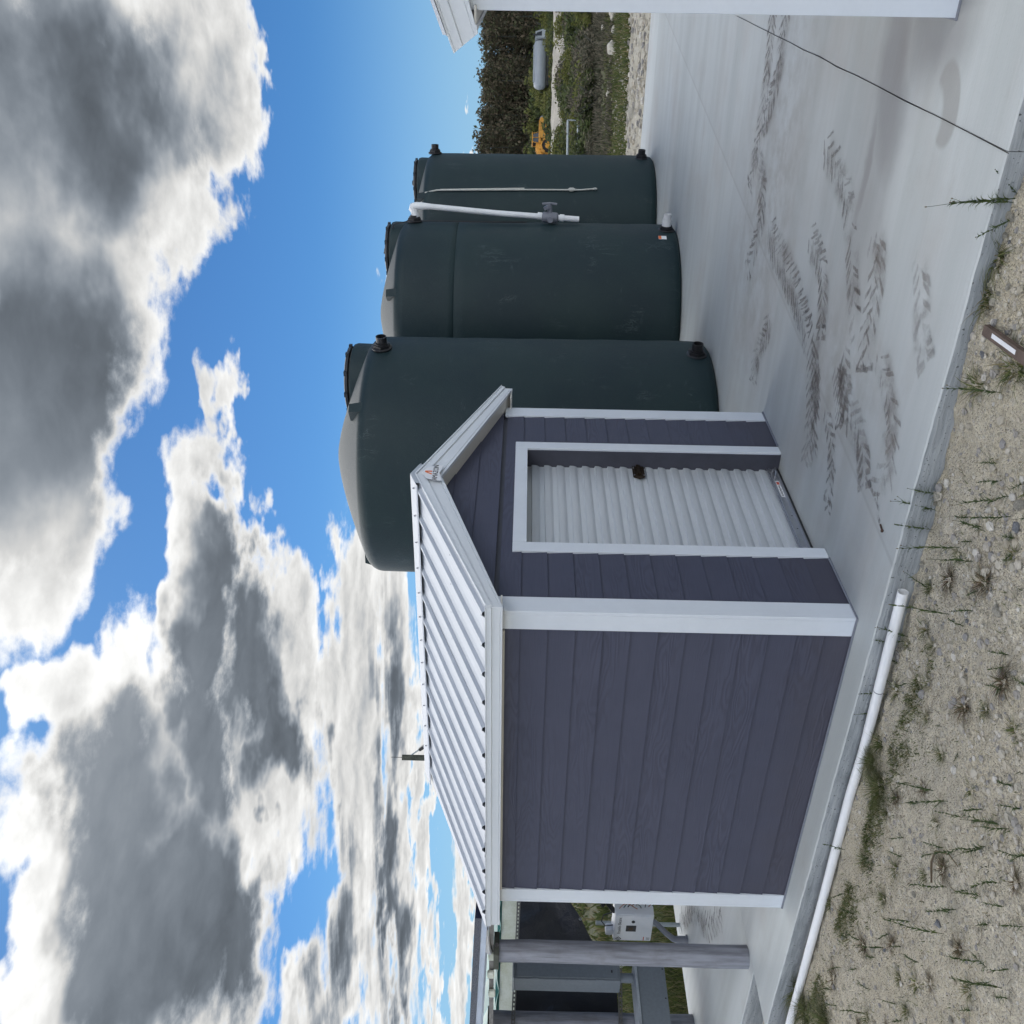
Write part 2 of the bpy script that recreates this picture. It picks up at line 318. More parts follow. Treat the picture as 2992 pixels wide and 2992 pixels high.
def island(name, cols, rough=.9, spec=.3, trans=0.):
    """each loose piece of one mesh takes its own colour"""
    mt, b, p = new_mat(name, cols[0], rough, 0, spec)
    r = b.n('ShaderNodeNewGeometry').outputs['Random Per Island']
    cr = b.n('ShaderNodeValToRGB'); cr.color_ramp.interpolation = 'CONSTANT'
    while len(cr.color_ramp.elements) < len(cols): cr.color_ramp.elements.new(.5)
    for i, q in enumerate(cols): cr.color_ramp.elements[i].position = i/len(cols); cr.color_ramp.elements[i].color = (*q, 1)
    b.put(cr.inputs[0], r); col = cr.outputs[0]
    n = b.noise(tex(b), 30, 3, .6); col = b.mix(b.m('MULTIPLY', n, .35), col, (.1, .095, .085)) if not trans else col
    b.put(p.inputs['Base Color'], col)
    if trans:
        tr = b.n('ShaderNodeBsdfTranslucent'); b.put(tr.inputs[0], col)
        mx = b.n('ShaderNodeMixShader'); mx.inputs[0].default_value = trans
        b.nt.links.new(p.outputs[0], mx.inputs[1]); b.nt.links.new(tr.outputs[0], mx.inputs[2])
        b.nt.links.new(mx.outputs[0], b.nt.nodes['Material Output'].inputs[0])
    return mt
M['stones'] = island('loose stones', [(.50, .45, .36), (.57, .53, .45), (.41, .37, .29), (.62, .59, .53), (.47, .43, .35), (.53, .49, .40), (.52, .48, .40), (.36, .34, .31), (.44, .41, .34), (.30, .29, .28), (.50, .46, .39)])
M['rock'] = speckled('pale limestone', (.48, .45, .38), .95, .2, 14, 0, .012, 22)
M['greyrock'] = speckled('grey stone', (.25, .26, .28), .9, .2, 14, 0, .010, 22)
M['leaf'] = island('weed leaf', [(.070, .105, .038), (.090, .130, .045), (.055, .085, .036), (.12, .145, .052)], .7, .3, .25)
M['grass'] = island('grass blade', [(.080, .105, .032), (.10, .125, .038), (.13, .145, .046), (.065, .082, .030), (.22, .19, .10)], .7, .3, .25)
M['dry'] = island('dry stem', [(.16, .12, .07), (.11, .08, .05), (.20, .16, .10)], .9, .2)
M['drygrass'] = island('withered grass', [(.15, .11, .065), (.10, .085, .05), (.075, .085, .04), (.20, .16, .10), (.12, .075, .05)], .85, .2, .2)
M['wood1'] = island('wood foliage', [(.105, .092, .060), (.085, .085, .052), (.13, .105, .072), (.070, .068, .046), (.095, .105, .055), (.15, .125, .085)], .85, .2, .2)
M['bush1'] = island('bush foliage', [(.085, .11, .040), (.068, .090, .036), (.11, .125, .048), (.058, .070, .034)], .8, .2, .2)
M['bush2'] = island('yellow green foliage', [(.15, .165, .045), (.12, .135, .042), (.18, .175, .065)], .8, .2, .2)
M['bush3'] = island('grey brown foliage', [(.14, .125, .09), (.10, .095, .065), (.17, .15, .11), (.075, .08, .05)], .85, .2, .2)

# open ground: pale limestone close by, scrub soil further out
mt, b, p = new_mat('scrub ground', (.2, .2, .15), .95, 0, .2); o = tex(b)
n = b.noise(o, .16, 6, .6); n2 = b.noise(o, 1.6, 6, .7); n3 = b.noise(o, 14, 4, .7)
x, y, z = b.sep(o)
far = b.ss(b.m('ADD', x, b.m('MULTIPLY', n2, 5.)), 23.5, 27.)
c = b.mix(b.ss(n2, .35, .7), (.34, .315, .25), (.45, .425, .36)); c = b.mix(b.m('MULTIPLY', b.ss(n3, .5, .7), .5), c, (.25, .23, .18))
g_ = b.mix(b.ss(n2, .3, .7), (.055, .065, .028), (.11, .105, .06)); g_ = b.mix(b.m('MULTIPLY', b.ss(n, .52, .66), .6), g_, (.27, .25, .20))
left = b.m('MULTIPLY', b.ss(y, 6.95, 7.4), b.ss(x, -.5, .5))
b.put(p.inputs['Base Color'], b.mix(b.m('MAXIMUM', far, left), c, g_)); bump(b, p, b.m('MULTIPLY_ADD', n3, .3, n2), .06); M['ground'] = mt

# dried mud left by tyre lugs: soft broken prints on the slab
mt, b, p = new_mat('tyre print mud', (.15, .125, .11), .8, 0, .2); o = tex(b)
nm = b.noise(o, 7, 6, .7); n3 = b.noise(o, 1.5, 3, .5)
c = b.mix(b.ss(nm, .3, .7), (.17, .145, .13), (.25, .22, .20)); b.put(p.inputs['Base Color'], c)
uvm = b.n('ShaderNodeUVMap').outputs[0]; ux, uy, _ = b.sep(uvm)
ed = b.m('MULTIPLY', b.ss(b.m('ABSOLUTE', b.m('SUBTRACT', ux, .5)), .5, .30), b.ss(b.m('ABSOLUTE', b.m('SUBTRACT', uy, .5)), .5, .262))
al = b.m('MULTIPLY', b.m('MULTIPLY', b.ss(nm, .30, .56), b.ss(n3, .36, .56, .30, 1.)), b.m('MULTIPLY', ed, .46))
b.put(p.inputs['Alpha'], al); M['print'] = mt

mt, b, p = new_mat('tyre smear dust', (.2, .18, .16), .85, 0, .2); o = tex(b)
nm = b.noise(o, 3.4, 7, .68); n3 = b.noise(o, 15, 5, .65)
b.put(p.inputs['Base Color'], b.mix(nm, (.20, .175, .155), (.27, .245, .225)))
ux, uy, _ = b.sep(b.n('ShaderNodeUVMap').outputs[0])
ed = b.m('MULTIPLY', b.ss(b.m('ABSOLUTE', b.m('SUBTRACT', uy, .5)), .5, .12), b.ss(b.m('ABSOLUTE', b.m('SUBTRACT', ux, .5)), .5, .32))
b.put(p.inputs['Alpha'], b.m('MULTIPLY', b.m('MULTIPLY', b.ss(nm, .40, .64), b.ss(n3, .25, .7, .4, 1.)), b.m('MULTIPLY', ed, .55))); M['smear'] = mt
STEMS= [[-0.289, -0.952, 0.23, 0.058], [-0.288, -0.834, 0.2, 0.024], [-0.218, -1.054, 0.14, 0.005], [-0.649, -0.959, 0.29, -0.007], [-0.453, -0.567, 0.15, 0.057], [-0.711, -0.601, 0.3, 0.002], [-0.369, -0.174, 0.19, 0.063], [-0.321, -0.104, 0.15, -0.008], [-0.348, 0.039, 0.1, 0.028], [-0.262, 0.21, 0.07, 0.012], [-0.321, 0.294, 0.16, 0.005], [-0.264, 0.443, 0.15, -0.05], [-0.889, -0.664, 0.09, 0.058], [-0.783, -0.969, 0.21, 0.025], [-1.27, -0.815, 0.1, 0.053], [-0.804, -1.317, 0.2, 0.01], [-0.308, -2.437, 0.16, -0.046], [-0.252, -2.518, 0.37, -0.035], [-0.242, -2.502, 0.28, 0.016], [-0.089, -2.534, 0.14, 0.147], [-0.24, -2.52, 0.25, -0.027], [-0.61, -1.757, 0.25, 0.016], [-0.355, 1.019, 0.05, 0.025], [-0.421, 1.539, 0.14, -0.004], [-0.52, 1.836, 0.12, -0.053], [-1.559, 0.735, 0.29, 0.06], [-1.296, 1.021, 0.15, -0.01], [-1.412, 0.298, 0.13, -0.015], [-1.602, 0.025, 0.16, -0.025], [-1.483, -0.083, 0.13, 0.002], [-1.713, -0.351, 0.11, 0.002], [-1.684, -0.193, 0.16, -0.024], [-1.618, -0.139, 0.16, 0.026], [-1.707, 0.242, 0.14, 0.048], [-1.762, 0.07, 0.16, 0.0], [-1.987, 0.049, 0.13, 0.011], [-1.851, 0.109, 0.11, -0.003], [-1.583, 0.508, 0.15, -0.01], [-1.848, 0.512, 0.17, 0.0], [-2.039, 0.413, 0.23, 0.055], [-1.921, 0.456, 0.12, 0.07], [-1.127, 1.502, 0.17, -0.005], [-1.135, 1.361, 0.09, -0.022], [-1.843, -0.216, 0.11, 0.002], [-1.233, 0.152, 0.25, -0.007], [-1.097, 0.229, 0.22, 0.022], [-1.456, 0.511, 0.19, 0.006], [-1.167, -0.128, 0.02, -0.181], [-1.605, -0.367, 0.05, 0.033], [-1.477, 1.105, 0.13, 0.044], [-1.204, 2.041, 0.21, 0.049], [-1.597, -0.124, 0.15, 0.01], [-1.846, -0.222, 0.1, -0.003], [-1.6, 0.039, 0.15, -0.019], [-0.807, -1.152, 0.15, 0.076], [-0.959, -1.333, 0.18, -0.011]]
TUFTS= [[-0.483, -0.598, 0.058], [-0.52, -0.347, 0.067], [-0.639, -0.331, 0.044], [-1.355, -0.068, 0.041], [-0.582, 0.783, 0.146], [-0.432, 0.733, 0.103], [-0.237, 3.289, 0.185], [-0.518, 3.17, 0.15], [-0.809, 2.814, 0.153], [-0.415, 0.169, 0.071], [-0.717, -0.158, 0.059], [-0.391, -0.142, 0.047], [-0.437, 0.571, 0.09], [-0.226, 0.799, 0.078], [-0.249, -2.267, 0.053], [-0.285, -2.264, 0.038], [-0.24, -2.059, 0.054], [-0.259, -2.1, 0.044], [-0.65, -1.906, 0.032], [-0.452, -1.716, 0.039], [-0.673, -0.925, 0.048], [-1.496, -0.59, 0.054], [-0.834, -0.02, 0.044], [-1.001, 0.973, 0.075], [-0.968, 1.277, 0.066], [-0.637, 1.357, 0.07], [-1.375, 1.409, 0.052], [-1.526, 1.218, 0.06], [-1.879, 0.691, 0.062], [-1.235, 2.029, 0.068], [-1.057, 0.014, 0.058], [-1.25, 0.695, 0.05], [-1.536, 1.453, 0.061], [-1.085, -1.211, 0.049], [-0.674, -1.887, 0.032], [-0.318, -1.055, 0.043], [-0.732, 0.841, 0.044], [-0.431, 2.081, 0.064], [-1.266, -0.485, 0.035], [-1.225, 0.333, 0.048], [-0.319, 0.481, 0.05]]
ROCKS= [[-0.325, -1.059, 0.032], [-0.286, -0.984, 0.018], [-0.981, -1.404, 0.027], [-1.023, -1.323, 0.027], [-0.758, -1.198, 0.016], [-1.1, -0.931, 0.031], [-0.987, -1.248, 0.022], [-0.814, -1.118, 0.014], [-0.316, -0.624, 0.021], [-0.281, -0.515, 0.021], [-0.685, -0.499, 0.016], [-0.896, -0.705, 0.013], [-1.013, -0.381, 0.017], [-0.847, -0.851, 0.017], [-1.383, -0.563, 0.012], [-1.008, -0.493, 0.012], [-0.97, -1.482, 0.017], [-0.305, -2.441, 0.03], [-0.288, -2.356, 0.019], [-0.3, -2.226, 0.013], [-0.329, -2.134, 0.017], [-0.457, -2.187, 0.016], [-0.406, -2.136, 0.012], [-0.424, -1.86, 0.019], [-0.54, -1.843, 0.024], [-0.494, -1.884, 0.012], [-0.377, -1.682, 0.02], [-0.332, -2.339, 0.012], [-0.432, -1.78, 0.015], [-0.488, -1.967, 0.012], [-0.515, -2.118, 0.009], [-1.505, 0.735, 0.023], [-1.65, 0.678, 0.019], [-1.23, 0.882, 0.018], [-1.043, 1.648, 0.018], [-1.171, 1.462, 0.015], [-1.431, -0.255, 0.012], [-1.843, 0.993, 0.018], [-0.926, 0.771, 0.011], [-1.451, 0.429, 0.011]]
PIPE= [[-0.261, -0.399], [-0.335, 0.735], [-0.334, 1.131], [-0.375, 2.099], [-0.422, 3.464], [-0.497, 5.648]]

# ---------------------------------------------------------------- mesh helpers
class MB:
    def __init__(s): s.v = []; s.f = []; s.mi = []; s.uv = None
    def add(s, vs, fs, mi=0):
        n = len(s.v); s.v += [tuple(q) for q in vs]; s.f += [tuple(i+n for i in q) for q in fs]; s.mi += [mi]*len(fs); return s
    def raw(s, fs): s.f += fs; s.mi += [0]*len(fs); return s
    def hexa(s, p, mi=0):   # 8 corners: bottom ring 0-3 (ccw from above), top ring 4-7
        return s.add(p, [(3, 2, 1, 0), (4, 5, 6, 7), (0, 1, 5, 4), (1, 2, 6, 5), (2, 3, 7, 6), (3, 0, 4, 7)], mi)
    def box(s, x0, x1, y0, y1, z0, z1, mi=0):
        return s.hexa([(x0, y0, z0), (x1, y0, z0), (x1, y1, z0), (x0, y1, z0), (x0, y0, z1), (x1, y0, z1), (x1, y1, z1), (x0, y1, z1)], mi)
    def bbox(s, x0, x1, y0, y1, z0, z1, b=.01, mi=0):   # box with chamfered vertical edges and top
        def ring(d, z): return [(x0+d+b, y0+d, z), (x1-d-b, y0+d, z), (x1-d, y0+d+b, z), (x1-d, y1-d-b, z), (x1-d-b, y1-d, z), (x0+d+b, y1-d, z), (x0+d, y1-d-b, z), (x0+d, y0+d+b, z)]
        r = [ring(b, z0), ring(0, z0+b), ring(0, z1-b), ring(b, z1)]
        fs = [tuple(range(7, -1, -1)), tuple(range(24, 32))]
        for k in range(3):
            for i in range(8): fs.append((k*8+i, k*8+(i+1) % 8, k*8+8+(i+1) % 8, k*8+8+i))
        return s.add(sum(r, []), fs, mi)
    def tube(s, pts, r, n=8, cap=True, mi=0):
        pts = [Vector(q) for q in pts]; rs = r if isinstance(r, (list, tuple)) else [r]*len(pts)
        base = len(s.v); up = None
        for i, q in enumerate(pts):
            t = (pts[min(i+1, len(pts)-1)]-pts[max(i-1, 0)]).normalized()
            if up is None: up = t.orthogonal().normalized()
            up = (up-t*up.dot(t)).normalized(); w = t.cross(up)
            for j in range(n):
                a = 2*math.pi*j/n; s.v.append(tuple(q+(up*math.cos(a)+w*math.sin(a))*rs[i]))
        for i in range(len(pts)-1):
            for j in range(n):
                a, b_ = base+i*n+j, base+i*n+(j+1) % n; s.f.append((a, b_, b_+n, a+n)); s.mi.append(mi)
        if cap:
            s.f.append(tuple(range(base+n-1, base-1, -1))); s.mi.append(mi)
            e = base+(len(pts)-1)*n; s.f.append(tuple(range(e, e+n))); s.mi.append(mi)
        return s
    def lathe(s, prof, n=48, o=(0, 0, 0), ax='z', mi=0, closed=True):
        base = len(s.v)
        for (r, h) in prof:
            for j in range(n):
                a = 2*math.pi*j/n; c_, s_ = r*math.cos(a), r*math.sin(a)
                q = (c_, s_, h) if ax == 'z' else ((h, c_, s_) if ax == 'x' else (s_, h, c_))
                s.v.append((q[0]+o[0], q[1]+o[1], q[2]+o[2]))
        for i in range(len(prof)-1):
            for j in range(n):
                a, b_ = base+i*n+j, base+i*n+(j+1) % n; s.f.append((a, b_, b_+n, a+n)); s.mi.append(mi)
        if closed:
            s.f.append(tuple(range(base+n-1, base-1, -1))); s.mi.append(mi)
            e = base+(len(prof)-1)*n; s.f.append(tuple(range(e, e+n))); s.mi.append(mi)
        return s
    def prism(s, poly, fn, a, b_, mi=0):   # poly of (u,w) pushed along t from a to b; fn(t,u,w)->xyz
        n = len(poly); vs = [fn(a, *q) for q in poly]+[fn(b_, *q) for q in poly]
        fs = [tuple(range(n-1, -1, -1)), tuple(range(n, 2*n))]+[(i, (i+1) % n, n+(i+1) % n, n+i) for i in range(n)]
        return s.add(vs, fs, mi)
    def mesh(s, name, mats, smooth=False, ang=None):
        me = bpy.data.meshes.new(name); me.from_pydata(s.v, [], s.f)
        for q in (mats if isinstance(mats, (list, tuple)) else [mats]): me.materials.append(q)
        if any(s.mi): me.polygons.foreach_set('material_index', s.mi)
        if s.uv:
            ul = me.uv_layers.new(name='UVMap'); ul.data.foreach_set('uv', s.uv)
        if smooth:
            me.polygons.foreach_set('use_smooth', [True]*len(me.polygons))
            if ang: me.set_sharp_from_angle(angle=R(ang))
        me.update(); return me
def link(name, me, parent=None, loc=None):
    o = bpy.data.objects.new(name, me); C.objects.link(o)
    if parent: o.parent = parent
    if loc is not None: o.location = loc
    return o
def fixn(me):
    import bmesh
    b = bmesh.new(); b.from_mesh(me); bmesh.ops.recalc_face_normals(b, faces=b.faces); b.to_mesh(me); b.free()
def obj(name, mb, mat, parent=None, smooth=False, ang=35, fix=True):
    me = mb.mesh(name, mat, smooth, ang)
    if fix: fixn(me)
    return link(name, me, parent)
def tag(o, label, cat, group=None):
    o['label'] = label; o['category'] = cat
    if group: o['group'] = group
    return o
def thing(name, label, cat, loc=(0, 0, 0), rz=0, group=None):
    o = bpy.data.objects.new(name, None); C.objects.link(o); o.location = loc; o.rotation_euler = (0, 0, rz); o.empty_display_size = .2
    return tag(o, label, cat, group)
def struct(o): o['kind'] = 'structure'; return o
def stuff(o): o['kind'] = 'stuff'; return o
def text(name, body, size, mat, parent, mtx, ext=.0006, sx=1.):
    cu = bpy.data.curves.new(name, 'FONT'); cu.body = body; cu.size = size; cu.extrude = ext; cu.align_x = 'CENTER'; cu.align_y = 'CENTER'
    cu.materials.append(mat); tmp = bpy.data.objects.new(name, cu); me = bpy.data.meshes.new_from_object(tmp); bpy.data.objects.remove(tmp)
    if not me.materials: me.materials.append(mat)
    o = bpy.data.objects.new(name, me); C.objects.link(o); o.parent = parent
    o.matrix_local = mtx @ Matrix.Diagonal((sx, 1, 1, 1)); return o
def frame(o, xa, ya):   # matrix with local x, y axes
    xa = Vector(xa).normalized(); ya = Vector(ya).normalized(); za = xa.cross(ya)
    mm = Matrix((xa, ya, za)).transposed().to_4x4(); mm.translation = Vector(o); return mm
def smooth01(a, b, x): t = max(0, min(1, (x-a)/(b-a))); return t*t*(3-2*t)
def depth(x, y): return (Vector((x, y, 0))-Vector((EYE.x, EYE.y, 0))).length
GZ = -.135
def gz(x, y):
    d = depth(x, y)
    z = GZ-.05-.2*smooth01(18, 30, d)-.65*smooth01(30, 80, d)
    if d > 12: z += .10*noise.noise(Vector((x*.12, y*.12, 3)))*smooth01(20, 40, d)
    return z

# ---------------------------------------------------------------- ground and slab
mb = MB(); rad = [.6]
while rad[-1] < 1600: rad.append(rad[-1]*1.07+.12)
NS = 120
for r_ in rad:
    for j in range(NS):
        a = 2*math.pi*j/NS; x_, y_ = EYE.x+r_*math.cos(a), EYE.y+r_*math.sin(a)
        mb.v.append((x_, y_, gz(x_, y_)))
for i in range(len(rad)-1):
    for j in range(NS):
        a, b_ = i*NS+j, i*NS+(j+1) % NS; mb.f.append((a, b_, b_+NS, a+NS)); mb.mi.append(0)
mb.v.append((EYE.x, EYE.y, GZ-.05)); k0 = len(mb.v)-1
for j in range(NS): mb.f.append((k0, j, (j+1) % NS)); mb.mi.append(0)
struct(obj('ground', mb, M['ground'], None, True, None))

slab = bpy.data.objects.new('concrete_slab', None); C.objects.link(slab); struct(slab)
def edge_x(y): return -.283+.012*noise.noise(Vector((y*1.3, 2, 0)))+.006*noise.noise(Vector((y*9, 5, 0)))
def panel(ys, xf, xb, name='slab_panel'):
    """slab panel with an uneven poured edge on the near side"""
    m_ = MB(); n = len(ys); lv = []
    for y_ in ys:
        x_ = xf(y_)
        j1 = .010*noise.noise(Vector((y_*14, 8, 1))); j2 = .010*noise.noise(Vector((y_*10, 3, 7)))
        lv.append([(xb, y_, 0), (x_+.014, y_, 0), (x_+.004+.5*j1, y_, -.006), (x_+j1*.6, y_, -.03), (x_+j2, y_, -.09), (x_+.004+j1, y_, -.32), (xb, y_, -.32)])
    for i in range(n):
        m_.v += lv[i]
    for i in range(n-1):
        for j in range(7):
            a, b_ = i*7+j, i*7+(j+1) % 7; m_.f.append((a, b_, b_+7, a+7)); m_.mi.append(0 if j in (0, 1) else 1)
    m_.f.append(tuple(range(6, -1, -1))); m_.f.append(tuple(range((n-1)*7, n*7))); m_.mi += [1, 1]
    return obj(name, m_, [M['slab'], M['slabedge']], slab, False)
def rng(a, b_, st):
    n = max(1, int((b_-a)/st)); return [a+(b_-a)*i/n for i in range(n+1)]
panel(rng(-13.5, -2.7055, .05), edge_x, 13.45)
panel(rng(-2.7025, 3.852, .04), edge_x, 13.45)
panel(rng(3.8535, 6.9, .1), lambda y_: .19+.01*noise.noise(Vector((y_*3, 0, 0))), 13.45)
# mud prints left by tractor tyres: every lug its own flat print
def track(path, width, pitch, lug, seed, herring=True, gap=.0):
    rr = random.Random(seed); m_ = MB(); m_.uv = []
    P = [Vector((*q, 0)) for q in path]
    D = [0]
    for i in range(1, len(P)): D.append(D[-1]+(P[i]-P[i-1]).length)
    def pos(s_):
        s_ = max(0, min(D[-1]-1e-4, s_))
        for i in range(1, len(P)):
            if s_ <= D[i]:
                t_ = (s_-D[i-1])/(D[i]-D[i-1]); q = P[i-1].lerp(P[i], t_); d0 = P[min(i+1, len(P)-1)]-P[i-1]; d1 = P[i]-P[max(i-2, 0)]
                return q, d1.normalized().lerp(d0.normalized(), t_).normalized()
    s_ = 0.
    while s_ < D[-1]:
        for sd in (-1, 1):
            if rr.random() < gap+.10: continue
            n = 7; L_, Rr = [], []; ph = (0 if sd < 0 else pitch*.5)
            sk = 1.15+rr.uniform(-.15, .15); l0, l1 = rr.uniform(.0, .12), rr.uniform(.8, 1.02)
            wd = lug*1.7*rr.uniform(.75, 1.2)
            for i in range(n):
                c_ = l0+(l1-l0)*i/(n-1)
                q, d = pos(s_+ph+c_*width*.5*sk*(1-.25*c_)); nn_ = Vector((-d.y, d.x, 0))
                ctr = q+nn_*sd*c_*width*.5+nn_*rr.uniform(-.004, .004)
                hw = wd*(.75+.5*c_)*rr.uniform(.85, 1.1)
                L_.append(ctr-d*hw*.5); Rr.append(ctr+d*hw*.5)
            b0 = len(m_.v); m_.v += [(q.x, q.y, .0035) for q in L_]+[(q.x, q.y, .0035) for q in Rr]
            for i in range(n-1):
                m_.f.append((b0+i, b0+i+1, b0+n+i+1, b0+n+i)); m_.mi.append(0)
                m_.uv += [i/(n-1), 0, (i+1)/(n-1), 0, (i+1)/(n-1), 1, i/(n-1), 1]
        s_ += pitch*rr.uniform(.92, 1.08)
    me = m_.mesh('tyre_print', M['print']); stuff(link('tyre_print', me, slab))
    if seed < 100:     # dust dragged along under the lugs
        q_ = MB(); q_.uv = []; n_ = max(6, int(D[-1]/.06))
        for i in range(n_+1):
            q, d = pos(D[-1]*i/n_); w_ = Vector((-d.y, d.x, 0))*width*.62
            q_.v += [(q.x-w_.x, q.y-w_.y, .0018), (q.x+w_.x, q.y+w_.y, .0018)]
        for i in range(n_):
            q_.f.append((2*i, 2*i+2, 2*i+3, 2*i+1)); q_.mi.append(0); q_.uv += [i/n_, 0, (i+1)/n_, 0, (i+1)/n_, 1, i/n_, 1]
        stuff(link('tyre_smear', q_.mesh('tyre_smear', M['smear']), slab))
track([(1.78, -1.12), (1.60, -.85), (1.46, -.62), (1.37, -.30)], .24, .085, .030, 1)
track([(1.62, -1.0), (1.47, -.72), (1.34, -.45)], .20, .075, .022, 21)
track([(1.12, -1.24), (.97, -1.04), (.80, -.94), (.62, -.92), (.45, -.86), (.33, -.72)], .26, .095, .034, 2)
track([(1.15, -1.15), (1.0, -1.0), (.86, -.86)], .22, .06, .026, 22)
track([(1.25, -.78), (1.0, -.66), (.90, -.46), (.86, -.30)], .17, .085, .024, 3)
track([(.33, -2.05), (.20, -1.92), (.08, -1.74), (-.04, -1.66)], .24, .13, .036, 4)
track([(3.0, -.80), (2.98, -.62), (3.19, -.36), (3.15, -.12)], .26, .075, .022, 5)
track([(3.5, -1.40), (3.2, -1.29), (2.75, -1.24), (2.32, -1.16), (1.95, -1.05)], .34, .075, .022, 6)
track([(2.3, -1.62), (1.85, -1.50), (1.72, -1.35), (1.62, -1.12)], .26, .09, .026, 7)
track([(3.95, -3.0), (3.9, -2.5), (4.05, -2.2), (4.22, -1.8), (3.85, -1.55), (3.74, -1.3), (3.95, -.85)], .30, .10, .030, 8, gap=.1)
track([(4.5, -3.0), (4.35, -2.6), (4.3, -2.0), (4.4, -1.5)], .30, .10, .028, 18, gap=.2)
track([(2.3, -2.22), (1.68, -2.06), (1.45, -1.9), (1.20, -1.6), (.98, -1.4)], .26, .12, .026, 9, gap=.25)
track([(1.0, -2.02), (.85, -1.88), (.80, -1.68), (.78, -1.48), (.70, -1.3)], .24, .11, .030, 10, gap=.15)
track([(.60, -1.46), (.36, -1.36), (.20, -1.26), (.10, -1.0), (.16, -.75)], .24, .12, .022, 11, gap=.35)
track([(2.6, 6.75), (2.2, 5.9), (1.5, 5.2), (1.2, 4.6)], .26, .14, .03, 12, gap=.2)
track([(1.85, -1.08), (1.67, -0.81), (1.53, -0.58), (1.44, -0.26)], 0.221, 0.077, 0.024, 100, gap=.15)
track([(1.56, -0.95), (1.41, -0.67), (1.28, -0.4)], 0.184, 0.068, 0.018, 101, gap=.15)
track([(1.17, -1.3), (1.02, -1.1), (0.85, -1.0), (0.67, -0.98), (0.5, -0.92), (0.38, -0.78)], 0.239, 0.086, 0.027, 102, gap=.15)
track([(1.22, -1.11), (1.07, -0.96), (0.93, -0.82)], 0.202, 0.054, 0.021, 103, gap=.15)
track([(1.19, -0.73), (0.94, -0.61), (0.84, -0.41), (0.8, -0.25)], 0.156, 0.077, 0.019, 104, gap=.15)
track([(0.38, -2.11), (0.25, -1.98), (0.13, -1.8), (0.01, -1.72)], 0.221, 0.117, 0.029, 105, gap=.15)
track([(3.07, -0.76), (3.05, -0.58), (3.26, -0.32), (3.22, -0.08)], 0.239, 0.068, 0.018, 106, gap=.15)
track([(3.44, -1.35), (3.14, -1.24), (2.69, -1.19), (2.26, -1.11), (1.89, -1.0)], 0.313, 0.068, 0.018, 107, gap=.15)
track([(2.35, -1.68), (1.9, -1.56), (1.77, -1.41), (1.67, -1.18)], 0.239, 0.081, 0.021, 108, gap=.15)
track([(4.02, -2.96), (3.97, -2.46), (4.12, -2.16), (4.29, -1.76), (3.92, -1.51), (3.81, -1.26), (4.02, -0.81)], 0.276, 0.090, 0.024, 109, gap=.15)
track([(4.44, -2.95), (4.29, -2.55), (4.24, -1.95), (4.34, -1.45)], 0.276, 0.090, 0.022, 110, gap=.15)
track([(2.35, -2.28), (1.73, -2.12), (1.5, -1.96), (1.25, -1.66), (1.03, -1.46)], 0.239, 0.108, 0.021, 111, gap=.15)
track([(1.07, -1.98), (0.92, -1.84), (0.87, -1.64), (0.85, -1.44), (0.77, -1.26)], 0.221, 0.099, 0.024, 112, gap=.15)
track([(0.54, -1.41), (0.3, -1.31), (0.14, -1.21), (0.04, -0.95), (0.1, -0.7)], 0.221, 0.108, 0.018, 113, gap=.15)
track([(2.65, 6.69), (2.25, 5.84), (1.55, 5.14), (1.25, 4.54)], 0.239, 0.126, 0.024, 114, gap=.15)

c_ = obj('cable', MB().tube([(-.296, -2.700, .001), (-.27, -2.701, .003)]+[(.1+i*.45, -2.704+.010*noise.noise(Vector((i*.9, 0, 4))), .003) for i in range(14)], .0023, 6), M['wire'], None, True)
tag(c_, 'thin dark cable lying straight across the concrete slab and over its edge', 'cable')

# gravel bed in front of the slab
mb = MB(); X0, X1, Y0, Y1, ST = -3.0, -.262, -3.3, 5.2, .0145
nx, ny = int((X1-X0)/ST), int((Y1-Y0)/ST)
def gh(x_, y_):
    v = Vector((x_, y_, 0))
    h = .022*noise.noise(v*1.3)+.016*noise.noise(v*4.1)+.011*noise.noise(v*13)+.0065*noise.noise(v*38)
    lump = max(0, noise.noise(v*7+Vector((3, 9, 1)))-.1)*.040*smooth01(.6, -1.2, y_)
    bank = .05*smooth01(-.9, -.30, x_)*smooth01(-.9, -1.9, y_)     # heaped towards the slab at this end
    return GZ+h+lump+bank-.03*smooth01(-2.7, -3.0, x_)-.05*smooth01(4.6, 5.2, y_)-.05*smooth01(-3.0, -3.3, y_)
for i in range(nx+1):
    for j in range(ny+1):
        x_, y_ = X0+i*ST, Y0+j*ST
        mb.v.append((x_, y_, gh(x_, y_)))
for i in range(nx):
    for j in range(ny):
        a = i*(ny+1)+j; mb.f.append((a, a+ny+1, a+ny+2, a+1))
mb.mi = [0]*len(mb.f)
struct(obj('gravel', mb, M['gravel'], None, True, None))
def stone(mb, x_, y_, z_, s_, rr, mi=0):
    """angular twelve-sided pebble"""
    vs = []; a0 = rr.random()*6.3; fl = rr.uniform(.45, .8); el_ = rr.uniform(.75, 1.3)
    for (r_, h) in ((.62, -.5), (1., -.05), (.72, .62)):
        for j in range(5):
            a = a0+j*1.2566+h; q = r_*rr.uniform(.75, 1.15)
            vs.append((x_+s_*q*math.cos(a)*el_, y_+s_*q*math.sin(a), z_+s_*h*fl*rr.uniform(.85, 1.1)))
    fs = [(10, 11, 12, 13, 14)]
    for k in (0, 5):
        for j in range(5): fs.append((k+j, k+(j+1) % 5, k+5+(j+1) % 5, k+5+j))
    mb.add(vs, fs, mi)
mb = MB(); rr = random.Random(3)
